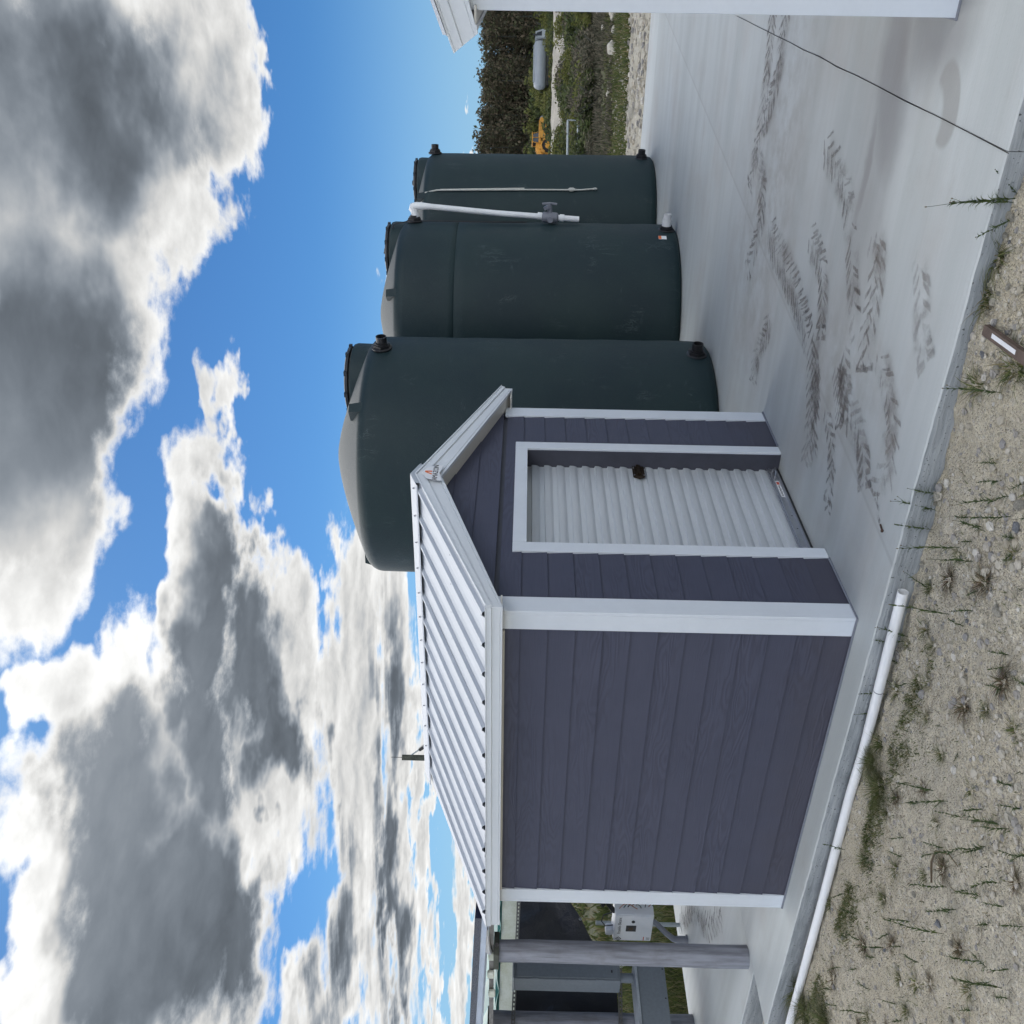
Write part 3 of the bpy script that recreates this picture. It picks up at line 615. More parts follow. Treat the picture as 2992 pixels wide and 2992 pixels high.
def dens_xy():
    while True:
        x_ = rr.uniform(-2.55, -.30); y_ = rr.uniform(-3.0, 4.6)
        if noise.noise(Vector((x_*1.6, y_*1.6, 5)))+rr.uniform(-.55, .8) > 0: return x_, y_
for k in range(24000):
    x_, y_ = dens_xy()
    s_ = .0022+(.017 if rr.random() < .3 else .008)*rr.random()**3.6*(1.6 if y_ < 0 else 1.0)
    stone(mb, x_, y_, gh(x_, y_)+s_*.15, s_, rr)
stuff(obj('gravel_stones', mb, M['stones'], None, False, fix=False))

# ---------------------------------------------------------------- sheds
W_, L_ = 2.697, 2.674
def make_shed(name, label, loc, rz, ev, rake_lo, rake_hi, door=True, pads=(0, 0)):
    """gable shed; local x runs along the gable (door) wall at y=0, y along the side wall at x=0"""
    t = thing(name, label, 'shed', loc, rz)
    zb = 2.093+ev; zt = 2.195+ev*1.27; mid = W_/2; OH = .135 if door else .10
    sl_t, sl_b = .376, .318
    def roofz(x): return zt-.012+sl_t*min(x+OH, W_+OH-x)
    def soff(x): return zb+sl_b*min(x+OH, W_+OH-x)
    H = .1655; sid = M['siding']
    def bprof(z0, z1): return [(0, z0), (-.016, z0), (-.0145, z0+.004), (-.005, z1), (0, z1)]
    # side boards (plane x=0) and the plain far walls
    nb = int(zb/H)+1
    for i in range(nb):
        z0 = .003+i*H; z1 = min(z0+H+.012, zb+.03)
        if z1-z0 < .03: continue
        obj('siding_board', MB().prism(bprof(z0, z1), lambda a, u, w: (u, a, w), .11, L_-.11), sid, t)
        obj('siding_board', MB().prism(bprof(z0, z1), lambda a, u, w: (W_-u, a, w), .11, L_-.11), sid, t)
        # gable boards
        lim0, lim1 = .115, W_-.115
        if door and z0 < 1.95: spans = [(lim0, .625), (2.10, lim1)]
        else: spans = [(lim0, lim1)]
        for a_, b_ in spans: obj('siding_board', MB().prism(bprof(z0, z1), lambda a, u, w: (a, u, w), a_, b_), sid, t)
        obj('siding_board', MB().prism(bprof(z0, z1), lambda a, u, w: (a, L_-u, w), lim0, lim1), sid, t)
    i = nb
    while True:      # gable boards above the eaves, cut to the roof slope
        z0 = .003+i*H; z1 = z0+H+.012
        xl = lambda z: max(.02, (z-zb-.03)/.35-OH)
        if xl(z0) > mid-.06: break
        z1 = min(z1, zb+.03+.35*(mid-.02+OH))
        for s_ in (0, 1):
            P = []
            for (u, w) in bprof(z0, z1):
                P.append((xl(w), u, w))
            Q = [(W_-q[0], q[1], q[2]) for q in P]
            if s_: P = [(q[0], L_-q[1], q[2]) for q in P]; Q = [(q[0], L_-q[1], q[2]) for q in Q]
            n = len(P)
            obj('siding_board', MB().add(P+Q, [tuple(range(n)), tuple(range(n, 2*n))]+[(k, (k+1) % n, n+(k+1) % n, n+k) for k in range(n)]), sid, t)
        i += 1
    # inner walls behind the boards keep daylight out
    mb = MB(); mb.box(.01, .05, .05, L_-.05, .001, zb+.02); mb.box(W_-.05, W_-.01, .05, L_-.05, .001, zb+.02)
    mb.box(.05, W_-.05, L_-.05, L_-.01, .001, zb+.02)
    if door: mb.box(.06, .70, .01, .05, .001, zb+.02); mb.box(2.035, W_-.06, .01, .05, .001, zb+.02); mb.box(.70, 2.035, .01, .05, 1.975, zb+.02)
    else: mb.box(.06, W_-.06, .01, .05, .001, zb+.02)
    for y_ in (.01, L_-.05):
        mb.prism([(.02, zb+.02), (W_-.02, zb+.02), (mid, roofz(mid)-.06)], lambda a, u, w: (u, a, w), y_, y_+.04)
    obj('wall', mb, M['jamb'], t)
    # corner boards: two to a corner
    T = .024
    for (sx, sy) in ((0, 0), (1, 0), (0, 1), (1, 1)):
        fx_ = (lambda a, s=sx: W_-a if s else a); fy_ = (lambda a, s=sy: L_-a if s else a)
        def cb(xa, xb, ya, yb, zt_):
            xs = sorted((fx_(xa), fx_(xb))); ys = sorted((fy_(ya), fy_(yb)))
            obj('corner_board', MB().bbox(xs[0], xs[1], ys[0], ys[1], .004, zt_, .003), M['trim'], t)
        cb(-T, .121, -T, -.002, zb+.05)          # on the gable
        cb(-T+.001, -.002, -.0015, .114, zb+.02)     # on the side
    obj('caulk_strip', MB().tube([(W_+.02, -.028, .004), (2.13, -.022, .004)], .009, 5), M['pvcgrey'], t, True)
    obj('caulk_strip', MB().tube([(.60, -.022, .004), (-.028, -.028, .004), (-.026, L_+.02, .004)], .009, 5), M['pvcgrey'], t, True)
    # roof: ribbed sheets
    z0r = zt+.004
    ya, yb = -.145, L_+.135
    cuts = [ya, ya+.93, ya+1.845, yb]
    def rib(y_): 
        d = abs(((y_+.10+.1143) % .2286)-.1143)
        if d < .010: return .021
        if d < .029: return .021*(1-(d-.010)/.019)
        e = abs(d-.076)
        return .003 if e < .008 else 0.
    for side in (0, 1):
        for k in range(3):
            ys = sorted(set([cuts[k], cuts[k+1]+(.03 if k < 2 else 0)]+[-.10+.2286*i+o for i in range(-1, 14) for o in (-.0845, -.068, -.030, -.029, -.0101, .0, .0101, .029, .030, .068, .0845) if cuts[k] < -.10+.2286*i+o < cuts[k+1]+(.03 if k < 2 else 0)]))
            mb = MB(); N = 6
            for y_ in ys:
                for i in range(N+1):
                    x_ = -OH-.022+(mid+OH+.022-.004)*i/N
                    z_ = z0r+sl_t*(x_+OH)+rib(y_)+.003*k+.0015*noise.noise(Vector((x_*2, y_*3, side)))
                    mb.v.append((W_-x_ if side else x_, y_, z_))
            for a in range(len(ys)-1):
                for i in range(N): q = a*(N+1)+i; mb.f.append((q, q+1, q+N+2, q+N+1)); mb.mi.append(0)
            obj('roof_panel', mb, M['roof'], t)
    scr = MB().lathe([(.007, 0), (.007, .003), (.0045, .005), (.0045, .010)], 6).mesh('screw', M['pvcgrey'])
    for i in range(12):
        y_ = -.10+.2286*i+.045
        for xx in (-OH+.03, .5):
            z_ = z0r+sl_t*(xx+OH)+.0
            link('screw', scr, t, (xx, y_, z_))
        link('screw', scr, t, (mid-.105, y_-.045, z0r+sl_t*(mid-.105+OH)+.034))
    zr = z0r+sl_t*(mid+OH)+.028
    mb = MB()
    for sgn in (-1, 1):
        mb.prism([(0, 0), (0, .003), (sgn*.15, -.15*sl_t+.003), (sgn*.158, -.15*sl_t-.008), (sgn*.15, -.15*sl_t)], lambda a, u, w: (mid+u, a, zr+w), ya-.012, yb+.02)
        mb.prism([(0, .0), (0, -.045), (sgn*.13, -.13*sl_t-.045), (sgn*.13, -.13*sl_t)], lambda a, u, w: (mid+u, a, zr+w), ya-.015, ya-.012)
    obj('ridge_cap', mb, M['roof'], t)
    # fascia: stepped metal trim; q = share of height from the bottom, o = how far it stands out
    prof = [(-.02, 0.), (.008, 0.), (.008, .09), (.004, .11), (.004, .13), (.008, .15), (.008, .60), (.020, .63), (.020, .92), (.028, .94), (.028, 1.), (-.02, 1.)]
    for yy, dr in ((-OH, -1), (L_+OH-.01, 1)):
        for side in (0, 1):
            def P(x_, frac):
                return [(W_-x_ if side else x_, yy+dr*o_, (zb+sl_b*(x_+OH))*(1-q)+(zt+.002+sl_t*(x_+OH))*q) for (o_, q) in prof]
            far = (side == 1) if dr < 0 else True
            A = []
            for (o_, q) in prof:
                x_ = -OH+.02-(rake_lo*(1-q)+rake_hi*q) if (side == 1 or pads[0]) else -OH-.006
                A.append((W_-x_ if side else x_, yy+dr*o_, (zb+sl_b*(x_+OH))*(1-q)+(zt+.002+sl_t*(x_+OH))*q))
            B = P(mid-.001*(1 if side else 0), 0)
            n = len(A)
            obj('rake_fascia', MB().add(A+B, [tuple(range(n)), tuple(range(n, 2*n))]+[(k, (k+1) % n, n+(k+1) % n, n+k) for k in range(n)]), M['vinyl'], t)
            # sloping soffit
            mb = MB(); y1 = 0. if dr < 0 else L_
            for x_ in (-OH+.01, mid):
                for y_ in (yy, y1):
                    for dz in (.004, .014): mb.v.append((W_-x_ if side else x_, y_, zb+sl_b*(x_+OH)+dz))
            mb.raw([(0, 1, 5, 4), (2, 3, 7, 6), (0, 2, 6, 4), (1, 3, 7, 5), (0, 1, 3, 2), (4, 5, 7, 6)])
            obj('soffit', mb, M['soffit'], t)
    for side in (0, 1):
        f_ = lambda a, u, w: ((W_+OH+u) if side else (-OH-u), a, w)
        obj('eave_fascia', MB().prism([(o_, zb+(zt-zb)*q) for (o_, q) in prof], f_, -OH-.007, L_+OH+.004), M['vinyl'], t)
        x0_, x1_ = ((-OH+.01, -.001) if not side else (W_+.001, W_+OH-.01))
        obj('soffit', MB().box(x0_, x1_, -OH+.012, L_+OH-.012, zb+.004, zb+.014), M['soffit'], t)
    obj('soffit_channel', MB().box(-.03, -.002, .125, L_-.12, zb-.012, zb+.003), M['soffit'], t)
    if not door: return t
    # door opening
    g0, g1, zh = .716, 2.019, 1.958
    TR = M['trim']
    obj('door_trim', MB().bbox(.612, g0, -T, -.003, .003, zh+.092, .003), TR, t)
    obj('door_trim', MB().bbox(g1, 2.118, -T, -.003, .003, zh+.092, .003), TR, t)
    obj('door_trim', MB().box(g0+.0005, g1-.0005, -T+.001, -.003, zh, zh+.0915), TR, t)
    obj('door_jamb', MB().box(g1-.004, g1+.012, -.0025, .185, .002, zh+.01), M['jamb'], t)
    obj('door_jamb', MB().box(g0-.012, g0+.004, -.0025, .185, .002, zh+.01), M['jamb'], t)
    obj('door_head', MB().box(g0+.005, g1-.005, -.0025, .185, zh, zh+.012), M['jamb'], t)
    dr = bpy.data.objects.new('roll_up_door', None); C.objects.link(dr); dr.parent = t
    yd = .135
    pr = []; z = .088; pit = .0985
    while z < 2.0:   # rolled corrugations: flat face, soft bead, sharp step
        pr += [(yd+.006, z), (yd-.003, z+.014), (yd-.009, z+.032), (yd-.010, z+.060), (yd+.006, z+.066)]
        z += pit
    mb = MB()
    for x_ in (g0+.002, g1-.002):
        for (y_, z_) in pr: mb.v.append((x_, y_, z_))
    n = len(pr)
    mb.raw([(i, i+1, n+i+1, n+i) for i in range(n-1)])
    obj('curtain', mb, M['curtain'], dr, True, 22)
    mb = MB().prism([(yd+.02, .022), (yd-.026, .022), (yd-.030, .026), (yd-.030, .034), (yd-.016, .037), (yd-.016, .070), (yd-.022, .074), (yd-.022, .080), (yd-.012, .083), (yd-.016, .092), (yd+.02, .094)], lambda a, u, w: (a, u, w), g0+.004, g1-.004)
    obj('bottom_bar', mb, M['alu'], dr)
    obj('seal', MB().box(g0+.006, g1-.006, yd-.020, yd+.018, .003, .0215), M['black'], dr)
    for xx in (g1-.10, g0+.07):
        obj('lift_handle', MB().tube([(xx-.045, yd-.017, .062), (xx-.045, yd-.045, .058), (xx-.02, yd-.055, .052), (xx+.02, yd-.055, .052), (xx+.045, yd-.045, .058), (xx+.045, yd-.017, .062)], .006, 6), M['alu'], dr, True)
    st = obj('warning_sticker', MB().box(g1-.42, g1-.19, yd-.0175, yd-.0162, .040, .068), M['label'], dr)
    rr = random.Random(5)
    for i in range(7):
        x_ = g1-.405+i*.022
        obj('print_block', MB().box(x_, x_+.014, yd-.0180, yd-.0176, .046+.004*(i % 2), .060), M['ink'], st)
    obj('print_block', MB().box(g1-.245, g1-.205, yd-.0180, yd-.0176, .044, .064), M['red'], st)
    obj('bolt', MB().lathe([(.006, 0), (.006, .004)], 6, (g0+.45, yd-.0165, .052), 'y'), M['ink'], dr)
    obj('bolt', MB().lathe([(.006, 0), (.006, .004)], 6, (g0+.62, yd-.0165, .052), 'y'), M['ink'], dr)
    # slide latch on the jamb side of the curtain
    zl, xl_ = 1.10, 1.93
    mb = MB().prism([(-.085, -.045), (.07, -.045), (.07, .045), (-.085, .045), (-.10, .022), (-.112, .0), (-.10, -.022)], lambda a, u, w: (xl_+u, a, zl+w), yd-.024, yd-.014)
    mb.box(xl_-.06, xl_+.075, yd-.036, yd-.024, zl-.014, zl+.014); mb.lathe([(.012, 0), (.012, .02)], 10, (xl_-.055, yd-.044, zl), 'y')
    mb.box(xl_-.075, xl_+.05, yd-.029, yd-.024, zl+.026, zl+.034); mb.box(xl_-.075, xl_+.05, yd-.029, yd-.024, zl-.034, zl-.026)
    lt = obj('latch', mb, M['bronze'], dr)
    for sx_, sz_ in ((-.075, .036), (-.075, -.036), (.045, .036), (.03, .036)): obj('latch_screw', MB().lathe([(.0055, 0), (.0055, .003)], 8, (xl_+sx_, yd-.032, zl+sz_), 'y'), M['alu'], lt)
    # maker's plate at the peak
    pz = 2.64+ev; yp = -OH-.0235-.008
    bd = obj('name_plate', MB().prism([(-.105, -.085), (0, -.060), (.105, -.085), (.105, -.035), (.075, .030), (0, .062), (-.075, .030), (-.105, -.035)], lambda a, u, w: (mid+u, a, pz+w), yp-.003, yp), M['label'], t)
    fr = frame((mid, yp-.0045, pz), (1, 0, 0), (0, 0, 1))
    text('lettering', 'AMAZON', .052, M['ink'], bd, fr @ Matrix.Translation((0, -.034, 0)), sx=.95)
    obj('logo_mark', MB().prism([(-.032, -.016), (-.018, -.016), (.006, .022), (.006, -.016), (.020, -.016), (.020, .034), (.002, .034)], lambda a, u, w: (mid+u+.004, a, pz+.008+w), yp-.0048, yp-.0032), M['orange'], bd)
    return t
make_shed('garden_shed', 'slate lap sided shed with white trim, ribbed white roof and closed roll-up door', (0, 0, 0), 0, 0., .0, .05)
make_shed('storage_shed', 'white trimmed shed corner and eave cut off by the photo edge at far right', (.593, -3.155, 0), R(-90), .16, .035, .12, door=False, pads=(1, 0))

# ---------------------------------------------------------------- tanks
def make_tank(label, x, y, Rr, hs, hd, front, seam, man, lugs):
    """front = direction (radians) from the tank to the viewer; fittings are set round from it"""
    t = thing('water_tank', label, 'water tank', (x, y, 0), 0, 'dark green water tanks in a row on the slab')
    prof = [(Rr*.93, .0), (Rr*.955, .004), (Rr*.985, .04), (Rr*.997, .10), (Rr*1.0, .2)]
    nz = 14
    for i in range(1, nz):
        z = .2+(hs-.45)*i/nz; prof.append((Rr*(1-.012*i/nz)+.003*math.sin(i*2.1), z))
        if seam and abs(z-seam) < (hs-.45)/nz*.5: prof += [(Rr*.991, seam-.012), (Rr*.985, seam), (Rr*.993, seam+.012)]
    prof = sorted(set(prof), key=lambda q: q[1])
    f_ = .17
    for i in range(7):
        a = i/6*R(72); prof.append((Rr*.988-f_+f_*math.cos(a), hs-f_+f_*math.sin(a)))
    r1, z1 = prof[-1]
    for i in range(1, 9):
        q = i/8; prof.append((r1*(1-q)+.02*q, z1+(hd-z1)*(1-(1-q)**1.35)))
    obj('tank_body', MB().lathe(prof, 96), M['tank'], t, True, 60)
    def at_(ang, r_): return (r_*math.cos(front+ang), r_*math.sin(front+ang))
    # manway with its screw lid
    mx, my = at_(*man[:2]); mz = man[2]; mr = man[3]
    mw = obj('manway_neck', MB().lathe([(mr*.98, mz-.45), (mr, mz-.08), (mr*.97, mz-.04), (mr*.80, mz-.005)], 40, (mx, my, 0)), M['tank'], t, True, 40)
    mb = MB().lathe([(mr*.90, mz-.012), (mr*.92, mz-.005), (mr*.92, mz+.022), (mr*.86, mz+.032), (mr*.3, mz+.036), (mr*.12, mz+.04)], 40, (mx, my, 0)).lathe([(.045, mz+.03), (.045, mz+.075), (.035, mz+.085)], 12, (mx, my, 0))
    for i in range(10):
        a = i*.628; mb.box(mx+mr*.9*math.cos(a)-.025, mx+mr*.9*math.cos(a)+.025, my+mr*.9*math.sin(a)-.025, my+mr*.9*math.sin(a)+.025, mz-.006, mz+.03)
    obj('lid', mb, M['black'], mw, False)
    for la in lugs:   # moulded lifting lugs on the shoulder
        a = front+la; ca, sa = math.cos(a), math.sin(a)
        def fn(u, w, h): r_ = Rr-.10+w; return (r_*ca-u*sa, r_*sa+u*ca, h)
        vs = []
        for (u, w, h) in ((-.058, -.20, hs-.10), (.058, -.20, hs-.10), (.055, .062, hs-.12), (-.055, .062, hs-.12), (-.05, -.20, hs+.085), (.05, -.20, hs+.085), (.046, .005, hs+.075), (-.046, .005, hs+.075)): vs.append(fn(u, w, h))
        mb = MB().hexa(vs); 
        obj('lifting_lug', mb, M['tank'], t)
    def fitting(ang, z, mat=M['black'], ln=.115, r_=.058):
        a = front+ang; ca, sa = math.cos(a), math.sin(a); rot = Matrix.Rotation(a, 3, 'Z')
        b0 = Rr*.985
        mb = MB().lathe([(.098, 0), (.108, .012), (.108, .022), (.098, .030)], 24, ax='x').lathe([(.095, .03), (.095, .058)], 6, ax='x').lathe([(.076, .058), (.076, .075)], 16, ax='x')
        mb.lathe([(r_, .075), (r_, .075+ln), (r_*.82, .075+ln), (r_*.80, .06)], 20, ax='x', closed=False)
        mb.v = [tuple(rot @ Vector(q)+Vector((b0*ca, b0*sa, z))) for q in mb.v]
        mb2 = MB().lathe([(r_*.81, .078), (r_*.5, .078)], 20, ax='x'); 
        return obj('outlet_fitting', mb, mat, t, True, 40)
    return t, fitting, at_, Rr
FR1, FR2, FR3 = R(-151.3), R(-159.5), R(-164.1)
t1, fit1, at1, _ = make_tank('nearest dark green water tank, rising behind the ridge of the grey shed', 5.115, 1.765, 1.35, 3.71, 4.10, FR1, None, (R(88), .84, 3.95, .42), (R(22), R(-92), R(150)))
fit1(R(58), 3.52, ln=.07); fit1(R(57), .17, ln=.07)
R2 = 1.28
t2, fit2, at2, _ = make_tank('middle dark green water tank with white overflow pipe and valve on its right side', 8.362, 1.292, R2, 3.72, 4.03, FR2, 2.92, (R(90), .86, 3.89, .40), (R(13), R(-92), R(150)))
a2 = R(76)
fit2(a2, 3.52, ln=.02); fit2(R(66), .15, ln=.01)
R3 = 1.28
t3, fit3, at3, _ = make_tank('farthest dark green water tank with white rope hanging down its front', 11.475, 1.034, R3, 3.64, 3.91, FR3, None, (R(92), .80, 3.82, .40), (R(28), R(-92), R(150)))
fit3(R(78), 3.50, ln=.07); fit3(R(72), .20, ln=.07)
# white overflow pipe with its valve, part of the middle tank
ca, sa = math.cos(FR2+a2), math.sin(FR2+a2)
def q2(r_, z, s_=0.): return (r_*ca-s_*sa, r_*sa+s_*ca, z)
op = obj('overflow_pipe', MB().tube([q2(R2+.05, 3.50), q2(R2+.13, 3.52), q2(R2+.165, 3.545), q2(R2+.185, 3.54), q2(R2+.195, 3.50), q2(R2+.195, 3.42), q2(R2+.19, 3.30), q2(R2+.12, 2.4), q2(R2+.06, 1.30)], [.050, .050, .050, .050, .050, .050, .038, .038, .038], 14), M['pvc'], t2, True, 50)
vb = MB().tube([q2(R2+.085, 1.80), q2(R2+.083, 1.78), q2(R2+.078, 1.68), q2(R2+.073, 1.60), q2(R2+.072, 1.58)], [.048, .068, .072, .068, .048], 12)
vb.tube([q2(R2+.08, 1.69), q2(R2+.26, 1.70)], [.036, .03], 10).tube([q2(R2+.06, 1.69, -.10), q2(R2+.06, 1.69, .10)], .04, 10).tube([q2(R2+.19, 1.72), q2(R2+.23, 1.74)], .05, 10)
vb.tube([q2(R2+.25, 1.80), q2(R2+.26, 1.70), q2(R2+.25, 1.60)], .016, 6)
obj('ball_valve', vb, M['pvcgrey'], op, True, 40)
obj('pipe_collar', MB().tube([q2(R2+.098, 1.86), q2(R2+.092, 1.80)], .048, 14).tube([q2(R2+.075, 1.56), q2(R2+.072, 1.50)], .048, 14), M['pvc'], op, True, 40)
c72 = R(66); ca_, sa_ = math.cos(FR2+c72), math.sin(FR2+c72)
obj('drain_stub', MB().tube([((R2+.04)*ca_, (R2+.04)*sa_, .15), ((R2+.15)*ca_, (R2+.15)*sa_, .15)], .062, 14, False).tube([((R2+.15)*ca_, (R2+.15)*sa_, .15), ((R2+.21)*ca_, (R2+.21)*sa_, .15)], .05, 14, False), M['pvc'], t2, True, 50)
obj('float_cable', MB().tube([q2(.84, 3.95), q2(R2-.05, 3.80), q2(R2-.005, 3.60), q2(R2+.012, 3.3, -.05), q2(R2+.012, 2.6, -.06), q2(R2+.016, 2.05, -.05), q2(R2+.02, 2.0, -.05)], .010, 5), M['black'], t2, True)
la = R(55); ca_, sa_ = math.cos(FR2+la), math.sin(FR2+la)
fr = frame(((R2+.002)*ca_, (R2+.002)*sa_, .22), (-sa_, ca_, 0), (0, 0, 1))
sk = obj('product_label', MB().box(-.038, .038, -.052, .052, -.012, .0025), M['label'], t2); sk.matrix_local = fr
obj('orange_band', MB().box(-.037, .037, .015, .051, .002, .0034), M['orange'], sk)
# rope on the farthest tank
la = R(30); ca_, sa_ = math.cos(FR3+la), math.sin(FR3+la); 
def q3(r_, z, s_=0.): return (r_*ca_-s_*sa_+11.475, r_*sa_+s_*ca_+1.034, z)
mb = MB().tube([q3(R3-.20, 3.66, -.10), q3(R3-.06, 3.58, .0), q3(R3+.012, 3.40, .0), q3(R3+.016, 2.6, .02), q3(R3+.016, 1.95, .035), q3(R3+.016, 1.2, .045), q3(R3+.02, .98, .065)], .013, 6)
mb.tube([q3(R3+.012, 3.35, .01), q3(R3+.018, 2.7, .03), q3(R3+.016, 2.05, .055)], .010, 6)
mb.lathe([(.01, 1.26), (.032, 1.30), (.03, 1.35), (.01, 1.38)], 8, q3(R3+.02, 0, .045)).lathe([(.01, .93), (.022, .96), (.01, 1.0)], 8, q3(R3+.02, 0, .066))
tag(obj('rope', mb, M['rope'], None, True), 'thin white knotted rope hanging down the farthest green tank', 'rope')

# ---------------------------------------------------------------- pump rack at the far left
def round_post(label, x, y, h, r_, grp='timber posts of the pump rack'):
    t = thing('timber_post', label, 'post', (x, y, 0), 0, grp)
    rr = random.Random(int(x*100)); pts = [(.006*noise.noise(Vector((i, x, 0))), .006*noise.noise(Vector((i, 3, x))), h*i/8) for i in range(9)]
    obj('post_shaft', MB().tube(pts, [r_*(1.02-.05*i/8) for i in range(9)], 20), M['post'], t, True, 50)
    obj('post_cap', MB().box(-.11, .11, -.10, .10, h+.001, h+.045), M['pole'], t)
    obj('cap_bolt', MB().lathe([(.018, 0), (.018, .015)], 6, (-.02, -.115, h+.02), 'y'), M['strut'], t)
    return t
round_post('round grey timber post standing clear in front of the grey cabinet', .400, 3.955, 2.105, .093)
round_post('dark round timber post at the photo edge behind the slotted struts', 1.40, 6.76, 2.20, .110)
def strut(label, p0, p1, w=.042):
    """slotted channel: two edges and a rung between every pair of slots"""
    p0, p1 = Vector(p0), Vector(p1); L__ = (p1-p0).length; d = (p1-p0)/L__
    t = thing('slotted_strut', label, 'strut', p0, 0, 'slotted metal struts of the pump rack')
    mb = MB(); up = Vector((0, 0, 1))
    def bar(a, b_, z0, z1, y0=0., y1=.004):
        q = [d*a+up*z0, d*b_+up*z0, d*b_+up*z0, d*a+up*z0, d*a+up*z1, d*b_+up*z1, d*b_+up*z1, d*a+up*z1]
        yy = (y0, y0, y1, y1)*2
        mb.hexa([tuple(v+Vector((0, k, 0))) for v, k in zip(q, yy)])
    bar(0, L__, 0, w*.33); bar(0, L__, w*.67, w)
    n = int(L__/.05)
    for i in range(n): bar(i*.05, i*.05+.021, w*.331, w*.669)
    bar(0, L__, 0, .003, .0042, .04); bar(0, L__, w-.003, w, .0042, .04)
    obj('channel', mb, M['strut'], t); return t
strut('upper slotted strut holding the top edge of the black tarp', (1.0, 6.575, 1.955), (2.83, 6.575, 1.90))
strut('lower slotted strut running under the grey cabinet', (1.0, 6.575, .81), (1.95, 6.575, .745))
# black tarp hung from the upper strut
mb = MB(); NU, NV = 40, 26
for i in range(NU+1):
    for j in range(NV+1):
        u, v = i/NU, j/NV; x_ = 1.2+1.9*u
        top = 1.968-.053*u-.012*abs(math.sin(u*26)); bot = .79 if x_ < 2.1 else .79+(x_-2.1)/.95*.52
        if x_ > 2.86: bot = max(bot, 1.19)
        z_ = top*(1-v)+bot*v
        y_ = 6.632+.05*math.sin((u*9+v*2.5)+1.2*noise.noise(Vector((u*4, v*3, 0))))*(.2+v)+.05*noise.noise(Vector((u*7, v*2, 4)))
        mb.v.append((x_, y_+.30, z_))
for i in range(NU):
    for j in range(NV): a = i*(NV+1)+j; mb.f.append((a, a+NV+1, a+NV+2, a+1)); mb.mi.append(0)
tp = thing('tarp', 'black plastic tarp hanging from the slotted strut behind the grey cabinet', 'tarp')
obj('sheet', mb, M['tarp'], tp, True, None)
ey = MB().lathe([(.010, 0), (.017, .001), (.018, .006), (.012, .008)], 12, ax='y', closed=False).mesh('eyelet', M['alu'])
for (x_, y_, z_) in ((1.30, 6.84, 1.915), (3.0, 6.86, 1.24), (2.75, 6.86, 1.17)): link('eyelet', ey, tp, (x_, y_, z_))
# tall grey cabinet
cb = thing('electrical_cabinet', 'tall grey metal cabinet hung on the struts behind the round post', 'cabinet', (0, 0, 0))
obj('case', MB().bbox(1.553, 1.90, 6.21, 6.43, .815, 1.965, .006), M['cab'], cb)
obj('door_panel', MB().bbox(1.572, 1.885, 6.196, 6.2085, .84, 1.94, .004), M['cab'], cb)
obj('lid', MB().box(1.545, 1.905, 6.188, 6.435, 1.966, 1.984), M['cabtop'], cb)
obj('hinge', MB().tube([(1.560, 6.203, 1.70), (1.560, 6.203, 1.78)], .007, 8), M['cab'], cb); obj('hinge', MB().tube([(1.560, 6.203, 1.0), (1.560, 6.203, 1.08)], .007, 8), M['cab'], cb)
obj('catch', MB().box(1.64, 1.665, 6.186, 6.195, .90, .915), M['ink'], cb)
obj('bottom_conduit', MB().tube([(1.66, 6.32, .814), (1.66, 6.32, .668)], .05, 14), M['cab'], cb, True, 50)
obj('mounting_bracket', MB().box(1.72, 1.88, 6.4305, 6.62, 1.58, 1.62).box(1.72, 1.88, 6.4305, 6.57, .83, .86), M['strut'], cb)
# low box in the grass
lb = thing('trough_box', 'long grey metal box with pale lid bolted low across the dark timber post', 'box', (0, 0, 0))
obj('case', MB().bbox(.35, 1.765, 6.17, 6.50, .335, .636, .006), M['cab'], lb)
obj('lid', MB().box(.34, 1.785, 6.15, 6.52, .6365, .664), M['cabtop'], lb)
obj('mounting_bracket', MB().box(1.3, 1.5, 6.5005, 6.64, .42, .47).box(1.3, 1.5, 6.5005, 6.64, .55, .60), M['strut'], lb)
for x_ in (1.05, 1.35, 1.68): obj('rivet', MB().lathe([(.009, 0), (.007, .005)], 8, (x_, 6.166, .36), 'y'), M['ink'], lb)
# pump control box
vf = thing('pump_control_box', 'white pump control box with black display and black lettering', 'control box', (0, 0, 0))
obj('case', MB().bbox(2.3, 2.52, 6.12, 6.585, .385, .825, .006), M['whitebox'], vf)
obj('front_cover', MB().bbox(2.288, 2.2995, 6.125, 6.58, .39, .82, .003), M['whitebox'], vf)
obj('cable_gland', MB().bbox(2.34, 2.44, 6.47, 6.57, .826, .91, .01), M['whitebox'], vf)
obj('display', MB().box(2.281, 2.2875, 6.30, 6.40, .575, .690), M['ink'], vf)
ds = obj('display_window', MB().box(2.2795, 2.2808, 6.325, 6.375, .61, .66), M['bronze'], vf)
obj('knob', MB().lathe([(.020, -.008), (.020, 0)], 16, (2.2875, 6.225, .615), 'x'), M['ink'], vf)
fr = frame((2.2872, 6.335, .765), (0, -1, 0), (0, 0, 1))
text('lettering', 'Franklin Electric', .050, M['ink'], vf, fr @ Matrix.Translation((.03, .0, 0)), sx=.92)
dm = lambda s_: [(0, -s_), (s_, 0), (0, s_), (-s_, 0)]
mb = MB(); o_ = dm(.036); i_ = dm(.025)
for k_ in range(4):
    a, b_ = o_[k_], o_[(k_+1) % 4]; c2, d2 = i_[(k_+1) % 4], i_[k_]
    mb.prism([a, b_, c2, d2], lambda t_, u, w: (t_, 6.545-u, .765+w), 2.2868, 2.2878)
mb.prism([(-.010, -.004), (.002, -.014), (.002, .0), (.012, .004), (-.002, .016), (-.002, .002)], lambda t_, u, w: (t_, 6.545-u, .765+w), 2.2868, 2.2878)
obj('diamond_logo', mb, M['ink'], vf)
